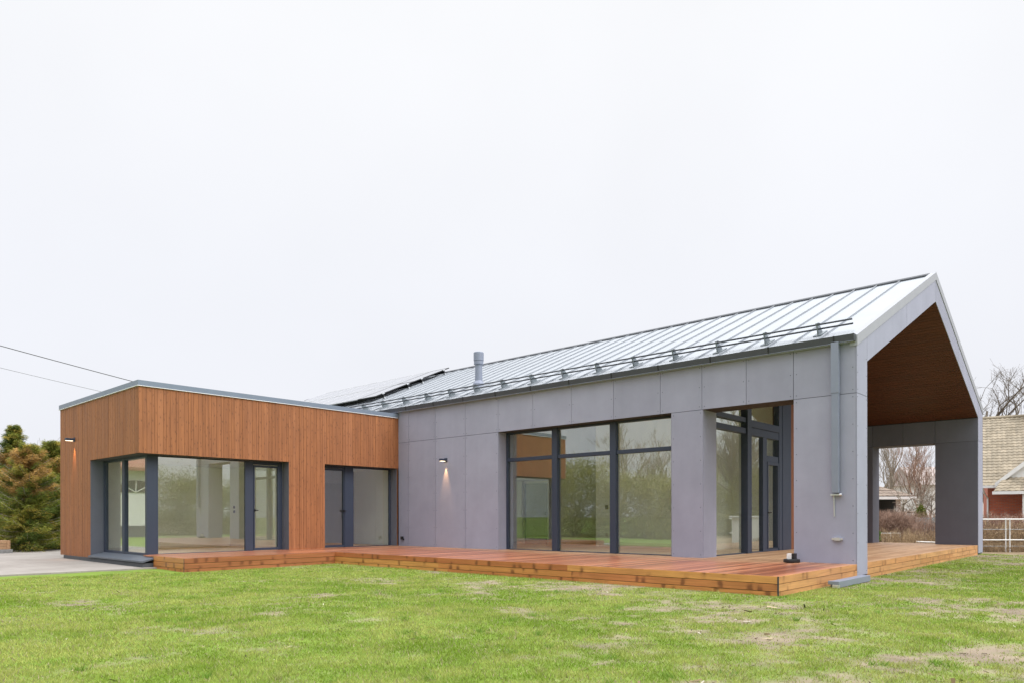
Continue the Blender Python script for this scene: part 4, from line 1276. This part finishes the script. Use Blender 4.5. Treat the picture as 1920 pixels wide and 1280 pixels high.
m_ = MB()
for j in range(3): m_.box(x - .42, x + .22, y - .3, y + .3, .165 + j * .1, .165 + j * .1 + .094, 'crate')
m_.build('slats', cr_)
for q in (-.26, .2):
    m_ = MB(); m_.box(x + .2201, x + .24, y + q, y + q + .06, .165, .46, 'crate'); m_.build('corner_post', cr_)

# overhead lines
for (a, b, dp0, dp1, mat, lab, rad) in (((0, 646), (245, 712), 30, 34, 'wire', 'black overhead cable, upper of two above the timber block', .016), ((0, 687), (190, 732), 31, 34, 'greywire', 'thin grey overhead cable, lower of two above the timber block', .009)):
    def P3(p, t): q = place(p[0], t); return Vector((q[0], q[1], CAM_H + (PHY - p[1]) / FPX * t))
    A, B_ = P3(a, dp0), P3(b, dp1); d = B_ - A
    pts = [A + d * s - Vector((0, 0, .22 * (1 - (2 * s - .5) ** 2 * 1.0)) if 0 <= s <= 1 else (0, 0, .0)) * 0 for s in ()]
    pts = []
    for s in np.linspace(-4, 2.2, 40):
        q = A + d * s; q.z += .05 * d.length * .12 * ((s - .0) * (s - 1.0)); pts.append(q)
    m_ = MB(); m_.tube(pts, rad, mat, 6); tag(m_.build('overhead_cable'), lab, 'cable', 'overhead cables')

# ------------------------------------------------------------------ neighbours on the right
def tiled_slope(mb, p00, p10, p01, p11, rows, cols, mat, lift=.035):
    """tiles between eave edge p00-p10 and ridge edge p01-p11, each row lapping the one below"""
    p00, p10, p01, p11 = map(Vector, (p00, p10, p01, p11))
    nrm = (p10 - p00).cross(p01 - p00).normalized()
    if nrm.z < 0: nrm = -nrm
    def P(u_, v_): return (p00 * (1 - u_) + p10 * u_) * (1 - v_) + (p01 * (1 - u_) + p11 * u_) * v_
    for r_ in range(rows):
        v0, v1 = r_ / rows, min(1, (r_ + 1.15) / rows)
        for c_ in range(cols):
            u0, u1 = c_ / cols, (c_ + 1) / cols; um = .5 * (u0 + u1)
            a, b, c, d = P(u0, v0), P(um, v0), P(u1, v0), None
            e_, f_, g_ = P(u0, v1), P(um, v1), P(u1, v1)
            lo, hi = nrm * lift, nrm * .004; w_ = nrm * .03
            mb.add([a + lo, b + lo + w_, c + lo, e_ + hi, f_ + hi + w_, g_ + hi, a, c], [(0, 1, 4, 3), (1, 2, 5, 4), (6, 7, 2, 1, 0)], mat)
# red brick house: eaves run along the camera's right-hand direction
bx, by = place(1852, 34)
RB = Vector((RV.x, RV.y, 0)); DB = Vector((DV.x, DV.y, 0))
bh = thing('brick_house', (bx, by, 0), 'red brick house with sand coloured tile roof beyond the white fence', 'house')
RB = Vector((RV.x, RV.y, 0)); DB = Vector((DV.x, DV.y, 0))
RB.rotate(Matrix.Rotation(-R_(32), 3, 'Z')); DB.rotate(Matrix.Rotation(-R_(32), 3, 'Z'))
O = Vector((bx, by, 0))
def W(r, d, z): return O + RB * r + DB * d + Vector((0, 0, z))
def obox(mb, r0, r1, d0, d1, z0, z1, mat):
    v = [W(r, d, z) for z in (z0, z1) for r, d in ((r0, d0), (r1, d0), (r1, d1), (r0, d1))]
    mb.add(v, [(0, 3, 2, 1), (4, 5, 6, 7), (0, 1, 5, 4), (1, 2, 6, 5), (2, 3, 7, 6), (3, 0, 4, 7)], mat)
m_ = MB(); obox(m_, 0, 9, 0, 8, -.1, 2.75, 'brick')
m_.add([W(0, 0, 2.75), W(0, 8, 2.75), W(0, 4, 6.1)], [(0, 1, 2)], 'brick'); m_.build('wall', bh)
m_ = MB()
tiled_slope(m_, W(-.28, -.45, 2.62), W(9.3, -.45, 2.62), W(-.2, 4, 6.25), W(9.3, 4, 6.25), 24, 46, 'tile', .028)
tiled_slope(m_, W(-.28, 8.45, 2.62), W(9.3, 8.45, 2.62), W(-.2, 4, 6.25), W(9.3, 4, 6.25), 8, 14, 'tile')
rf = m_.build('roof', bh)
m_ = MB(); obox(m_, 1.75, 2.5, 3.6, 4.3, 6.0, 6.72, 'white'); obox(m_, 1.65, 2.6, 3.5, 4.4, 6.72, 6.86, 'black'); m_.build('chimney', rf)
m_ = MB(); m_.tube([W(-.2, 4, 6.28), W(9.3, 4, 6.28)], .09, 'tile', 8); m_.build('ridge_cap', rf)
m_ = MB(); obox(m_, -.3, .95, -.56, -.43, 2.52, 2.64, 'white'); m_.build('gutter', bh)
m_ = MB(); m_.tube([W(-.2, -.5, 2.55), W(-.15, -.3, 2.3), W(.0, -.06, 2.05), W(.0, -.06, .1)], .038, 'white', 8); m_.build('downspout', bh)
# entrance gable in front of it
m_ = MB(); Y0 = -2.6
tiled_slope(m_, W(.15, Y0, 2.30), W(4.8, Y0, 2.30), W(.55, Y0 + .95, 2.95), W(4.4, Y0 + .95, 2.95), 5, 20, 'tile', .028)
tiled_slope(m_, W(.30, Y0 + .85, 2.72), W(.30, .6, 2.72), W(2.5, Y0 + .85, 4.62), W(2.5, 1.9, 4.62), 10, 11, 'tile', .028)
tiled_slope(m_, W(4.7, Y0 + .85, 2.72), W(4.7, .6, 2.72), W(2.5, Y0 + .85, 4.62), W(2.5, 1.9, 4.62), 10, 11, 'tile', .028)
m_.build('porch_roof', bh)
m_ = MB(); m_.add([W(.55, Y0 + .9, 2.85), W(4.45, Y0 + .9, 2.85), W(2.5, Y0 + .9, 4.5)], [(0, 1, 2)], 'white')
obox(m_, .10, 4.85, Y0 - .06, Y0 + .02, 2.17, 2.30, 'white')
for s0, s1 in (((.22, 2.70), (2.5, 4.68)), ((4.78, 2.70), (2.5, 4.68))):
    a, b = s0, s1
    v = [W(a[0], Y0 + .72, a[1]), W(b[0], Y0 + .72, b[1]), W(b[0], Y0 + .72, b[1] - .24), W(a[0], Y0 + .72, a[1] - .2)]
    v += [p + DB * .1 for p in v]
    m_.add(v, [(0, 1, 2, 3), (4, 7, 6, 5), (0, 4, 5, 1), (1, 5, 6, 2), (2, 6, 7, 3), (3, 7, 4, 0)], 'white')
m_.build('porch_gable', bh)
for r in (1.2, 3.9):
    m_ = MB(); obox(m_, r, r + .16, Y0 + .05, Y0 + .2, 0, 2.2, 'white'); m_.build('porch_post', bh)

# white metal fence in front of the brick house
fx, fy = place(1838, 24.4)
fe = thing('metal_fence', (fx, fy, 0), 'white metal rail fence with thin wires before the brick house', 'fence')
def FW(r, z): return (fx + RV.x * r, fy + RV.y * r, z)
m_ = MB()
for z, rr in ((1.11, .024), (.41, .02)): m_.tube([FW(-.35, z), FW(6.5, z)], rr, 'white', 8)
for z in (.77, .20): m_.tube([FW(-.35, z), FW(6.5, z)], .007, 'galv', 6)
m_.build('rail', fe)
for r in (.86, 1.0, 3.3, 5.5, -.33):
    m_ = MB(); m_.tube([FW(r, -.1), FW(r, 1.16 if r != 1.0 else 1.15)], .018, 'white', 8); m_.build('post', fe)

# weeds and hedges
def gline(pxs, dp): return [place(p, d) + (0,) for p, d in zip(pxs, dp)]
twiggy('dry_weeds', gline((1820, 1960, 2100), (26.2, 26.0, 25.5)), 'tall dry brown weeds behind the white metal fence', 'weeds', 1, .95, 900, 'straw', .35, thick=.008, kind='stuff')
twiggy('dry_grass', gline((1815, 1960, 2100), (24.7, 24.6, 24.4)), 'dry yellowish grass along the foot of the white metal fence', 'dry grass', 2, .32, 1600, 'straw', .2, thick=.005, kind='stuff')
h1 = twiggy('hedge', gline((1625, 1712), (34.5, 34.5)), 'dense clipped brown leafless hedge seen through the porch', 'hedge', 3, 1.28, 1900, 'barkred', .2, thick=.009)
h2 = twiggy('hedge', gline((1835, 1990), (29.5, 29)), 'brown leafless hedge standing before the red brick wall', 'hedge', 4, 1.2, 1100, 'barkred', .3, thick=.008)
twiggy('dry_stems', gline((1640, 1700, 1765), (31.5, 31, 30.5)), 'tangled dry garden stems beyond the porch opening', 'dry stems', 5, .62, 520, 'straw', .5, thick=.006, kind='stuff')
twiggy('shrub', gline((1722, 1762), (32.5, 32)), 'leafless reddish shrub in front of the blue fence', 'shrub', 6, 1.25, 260, 'barkred', .3, thick=.007)
x, y = place(1643, 31.3)
leafy('leafy_shrub', (x, y, 0), (.55, .55, .62), 11, 'small bright green bush by the rear porch pier', 'shrub', ((.09, .2, .02), (.2, .36, .05)), 1500, .05)
x, y = place(1726, 36)
leafy('conical_conifer', (x, y, 0), (1.0, 1.0, 1.95), 12, 'small bright green cone shaped conifer behind the blue fence', 'tree', ((.09, .13, .02), (.22, .25, .04)), 5000, .06, shape='cone')
# blue-grey board fence
bf = thing('board_fence', place(1735, 35) + (0,), 'faded blue grey board fence seen through the porch', 'fence')
ax, ay = place(1712, 35); bx2, by2 = place(1790, 35)
m_ = MB(); n = 22
for i in range(n):
    t0, t1 = i / n, (i + .93) / n
    p = Vector((ax + (bx2 - ax) * t0, ay + (by2 - ay) * t0)); q = Vector((ax + (bx2 - ax) * t1, ay + (by2 - ay) * t1)); nn = Vector((DV.x, DV.y)) * .02
    hh = 1.14 + random.uniform(-.02, .02)
    v = [(p.x, p.y, 0), (q.x, q.y, 0), (q.x + nn.x, q.y + nn.y, 0), (p.x + nn.x, p.y + nn.y, 0)]
    v += [(a, b, hh) for a, b, _ in v]
    m_.add(v, [(0, 3, 2, 1), (4, 5, 6, 7), (0, 1, 5, 4), (1, 2, 6, 5), (2, 3, 7, 6), (3, 0, 4, 7)], 'bluefence')
m_.build('boards', bf)
m_ = MB()
for z in (.3, .95): m_.tube([(ax + DV.x * .05, ay + DV.y * .05, z), (bx2 + DV.x * .05, by2 + DV.y * .05, z)], .03, 'bluefence', 4)
m_.build('rail', bf)
# low white frame and white rail
x0_, y0_ = place(1648, 33.4); x1_, y1_ = place(1688, 33.4)
lf = MB()
lf.tube([(x0_, y0_, -.05), (x0_, y0_, .43), (x1_, y1_, .43), (x1_, y1_, -.05)], .022, 'white', 6)
for t_ in (.35, .55): lf.tube([(x0_ + (x1_ - x0_) * t_, y0_ + (y1_ - y0_) * t_, 0), (x0_ + (x1_ - x0_) * t_, y0_ + (y1_ - y0_) * t_, .42)], .015, 'white', 6)
tag(lf.build('tube_trellis'), 'low white tube frame in the garden before the brown hedge', 'frame')
a, b = place(1718, 29.8), place(1775, 29.6)
lf = MB(); lf.tube([(a[0], a[1], .17), (b[0], b[1], .13)], .025, 'white', 6); lf.tube([(a[0], a[1], .08), (b[0], b[1], .05)], .02, 'white', 6)
for t_ in (.1, .9): lf.tube([(a[0] + (b[0] - a[0]) * t_, a[1] + (b[1] - a[1]) * t_, -.05), (a[0] + (b[0] - a[0]) * t_, a[1] + (b[1] - a[1]) * t_, .17)], .02, 'white', 6)
tag(lf.build('low_rail'), 'low white rail on the ground behind the deck', 'rail')

# house with open carport
cx_, cy_ = place(1717, 42)
cp = thing('carport_house', (cx_, cy_, 0), 'low house with hipped brown tile roof and open carport seen through the porch', 'house')
O = Vector((cx_, cy_, 0)); RB = Vector((RV.x, RV.y, 0)); DB = Vector((DV.x, DV.y, 0))
m_ = MB()
tiled_slope(m_, W(-9, 0, 2.38), W(0, 0, 2.38), W(-9, 4, 4.05), W(-3.6, 4, 4.05), 10, 30, 'tile2')
tiled_slope(m_, W(0, 0, 2.38), W(0, 8, 2.38), W(-3.6, 4, 4.05), W(-3.6, 4.01, 4.05), 10, 14, 'tile2')
tiled_slope(m_, W(-9, 8, 2.38), W(0, 8, 2.38), W(-9, 4, 4.05), W(-3.6, 4, 4.05), 6, 14, 'tile2')
m_.build('roof', cp)
m_ = MB(); obox(m_, -9, .03, -.04, .06, 2.2, 2.36, 'white'); obox(m_, -.02, .04, .06, 8, 2.2, 2.36, 'white'); obox(m_, -9, -.02, .06, 8, 2.30, 2.34, 'white'); m_.build('eaves_board', cp)
m_ = MB(); obox(m_, -9, -.9, 4.6, 7.6, 0, 2.3, 'gap'); obox(m_, -1.0, -.9, .5, 4.59, 0, 2.2, 'plinth'); obox(m_, -.899, -.6, .5, 7.6, 0, 2.25, 'siding'); m_.build('wall', cp)
for r in (-2.5, -5.6):
    m_ = MB(); obox(m_, r, r + .12, .1, .22, 0, 2.2, 'white'); m_.build('post', cp)

# trees beyond
bare_tree(1852, 47, 11.8, .30, 21, 'gnarled bare tree with forked trunk behind the sand coloured roof', 'bark', spread=.7, up=.22, lvls=5, curl=.42, rmin=.006, trunk=.5, clear=.8, nk0=(3, 4))
bare_tree(1684, 52, 9.0, .11, 22, 'bare tree with several upright stems behind the carport roof', 'barkpale', stems=3, up=.6, spread=.42, lvls=3, rmin=.008)
bare_tree(1738, 47, 7.2, .07, 23, 'reddish bare birch right of the carport seen through the porch', 'barkred', stems=2, up=.4, spread=.6, lvls=4, rmin=.006)
bare_tree(1655, 55, 7.5, .08, 24, 'bare tree left of the upright stems behind the carport roof', 'barkpale', stems=1, up=.3, spread=.7, lvls=4, rmin=.006)
bare_tree(1712, 60, 7.0, .08, 25, 'distant bare tree between the carport roof and the reddish birch', 'barkpale', stems=1, up=.35, lvls=4, rmin=.006)
bare_tree(1746, 38, 3.6, .06, 27, 'low bare bush beside the rear porch pier', 'barkpale', stems=3, up=.25, spread=.85, lvls=4, rmin=.006)
bare_tree(1681, 38, 3.0, .13, 28, 'low pruned apple tree with crooked limbs before the carport', 'barkpale', stems=1, up=.05, spread=.95, lvls=3, curl=.7, rmin=.010)
bare_tree(1850, 60, 8.4, .12, 29, 'slender bare tree far behind the left end of the sand coloured roof', 'bark', spread=.8, up=.3, lvls=4, rmin=.010)
x, y = place(1770, 62)
fh = thing('distant_house', (x, y, 0), 'pale distant house behind the birch seen through the porch', 'house')
O = Vector((x, y, 0))
m_ = MB(); obox(m_, -2.2, 4, 0, 5, 0, 3.9, 'siding'); m_.build('wall', fh)
m_ = MB(); m_.add([W(-2.5, -.3, 3.9), W(4.3, -.3, 3.9), W(4.3, 2.5, 5.6), W(-2.5, 2.5, 5.6), W(4.3, 5.3, 3.9), W(-2.5, 5.3, 3.9)], [(0, 1, 2, 3), (3, 2, 4, 5), (0, 3, 5), (1, 4, 2), (0, 5, 4, 1)], 'palroof'); m_.build('roof', fh)

# ------------------------------------------------------------------ what the windows mirror: trees and a house around the garden behind the camera
greens = ((.19, .20, .05), (.44, .42, .13))
hed = 'broad green hedge shrub reflected in the wide window panes'
for k, (x, y, sx, sz) in enumerate(((-13, -6, 6.5, 3.4), (-17.5, -4.6, 6, 3.3), (-22, -5.4, 6, 3.6), (-26.5, -4.6, 6, 4.6), (-31, -5.6, 6, 5.0))):
    leafy('evergreen_shrub', (x, y, 0), (sx, 3.0, sz), 70 + k, hed, 'shrub', greens, 30000, .06, 'evergreen shrubs mirrored in the windows', shape='hedge')
for k, (x, y, h) in enumerate(((-16, -9, 6.6), (-20, -10, 7.6), (-24, -9, 6.8), (-28, -11, 8.0), (-34, -10, 7.4))):
    bare_tree(0, 0, h, .13, 90 + k, 'bare branching tree reflected in the upper panes of the wide window', 'barkpale', 'bare trees mirrored in the windows', (x, y), stems=2, up=.35, spread=.7, lvls=4, rmin=.008)
for k, (x, y, h) in enumerate(((1.5, 40, 9.0), (5, 46, 10), (9, 50, 9.5), (3.5, 55, 10.5), (-1, 47, 8))):
    bare_tree(0, 0, h, .15, 110 + k, 'bare tree reflected in the tall glazing under the porch', 'barkpale', 'bare trees mirrored in the porch glazing', (x, y), stems=3, up=.4, spread=.65, lvls=4, rmin=.012)
for k, (x, y, sx, sz) in enumerate(((.5, 40, 6, 3.9), (5, 43, 7, 4.3), (10, 46, 7, 4.3))):
    leafy('evergreen_shrub', (x, y, 0), (sx, 3.4, sz), 130 + k, 'low green bush reflected in the tall glazing under the porch', 'shrub', ((.15, .16, .05), (.36, .34, .13)), 26000, .065, 'bushes mirrored in the porch glazing', shape='hedge')
for k, (x, y, sx, sz) in enumerate(((12.5, 9, 6, 4.2), (12, 14, 6.5, 3.8), (13, 19, 6.5, 4.4), (12.5, 24, 6.5, 3.9), (13.5, 29.5, 6.5, 4.2))):
    leafy('evergreen_shrub', (x, y, 0), (3.2, sx, sz), 150 + k, 'green garden hedge shrub reflected in the long pane of the timber block', 'shrub', ((.13, .15, .04), (.3, .31, .1)), 26000, .065, 'hedge mirrored in the timber block', shape='hedge')
gb = thing('storage_box', (-1.95, 31.2, 0), 'white garden storage cabinet reflected in the tall glazing under the porch', 'storage cabinet')
k = MB(); k.box(-2.9, -1.75, 30.8, 31.6, .02, 1.16, 'white'); k.box(-1.6, -1.0, 30.9, 31.6, .02, 1.16, 'white'); k.box(-1.75, -1.6, 30.85, 31.6, .5, 1.16, 'white'); k.build('cabinet', gb, bevel=.02)
k = MB(); k.box(-2.95, -.95, 30.75, 31.65, 1.162, 1.24, 'white'); k.build('lid', gb, bevel=.015)
k = MB(); k.box(-1.74, -1.61, 30.9, 31.4, .02, .49, 'black'); k.build('niche', gb)
nh = thing('tiled_house', (27, 17, 0), 'house with red tile roof reflected in the long pane of the timber block', 'house')
m_ = MB(); m_.box(24, 32, 11, 23, 0, 2.9, 'siding'); m_.prism([(11, 2.9), (23, 2.9), (17, 6.2)], 'x', 24, 24.3, 'siding'); m_.build('wall', nh)
m_ = MB()
for q in (-1, 1): m_.prism([(17, 6.45), (17 + q * 6.8, 2.7), (17 + q * 6.8, 2.55), (17, 6.3)], 'x', 23.4, 32.5, 'tilered')
m_.build('roof', nh)
m_ = MB(); m_.box(23.95, 24, 15, 17.2, 1.0, 2.4, 'darkpane'); m_.build('window', nh)
wh = thing('white_house', (-47, -4, 0), 'white sided house with fan window reflected in the corner window', 'house')
m_ = MB(); m_.box(-56, -47, -11, 3, .7, 4.2, 'siding')
for z in np.arange(.8, 4.1, .2): m_.box(-47, -46.985, -11, -4.6, z, z + .012, 'skirt')
m_.build('wall', wh)
m_ = MB(); m_.box(-56, -46.95, -11.05, 3.05, 0, .7, 'plinth'); m_.build('plinth', wh)
m_ = MB(); m_.prism([(-46.2, 4.05), (-51.5, 7.2), (-51.5, 7.4), (-46.2, 4.25)], 'y', -11.6, 3.6, 'tilered'); m_.prism([(-56.8, 4.05), (-51.5, 7.2), (-51.5, 7.4), (-56.8, 4.25)], 'y', -11.6, 3.6, 'tilered')
m_.build('roof', wh)
m_ = MB(); cs = [(-2.9 + 1.25 * math.cos(a), 2.75 + .75 * math.sin(a)) for a in np.linspace(0, math.pi, 15)]
m_.prism(cs, 'x', -46.98, -46.94, 'darkpane')
for a in (.25, .5, .75): m_.tube([(-46.93, -2.9, 2.75), (-46.93, -2.9 + 1.2 * math.cos(a * math.pi), 2.75 + .72 * math.sin(a * math.pi))], .03, 'white', 4)
m_.build('window', wh)
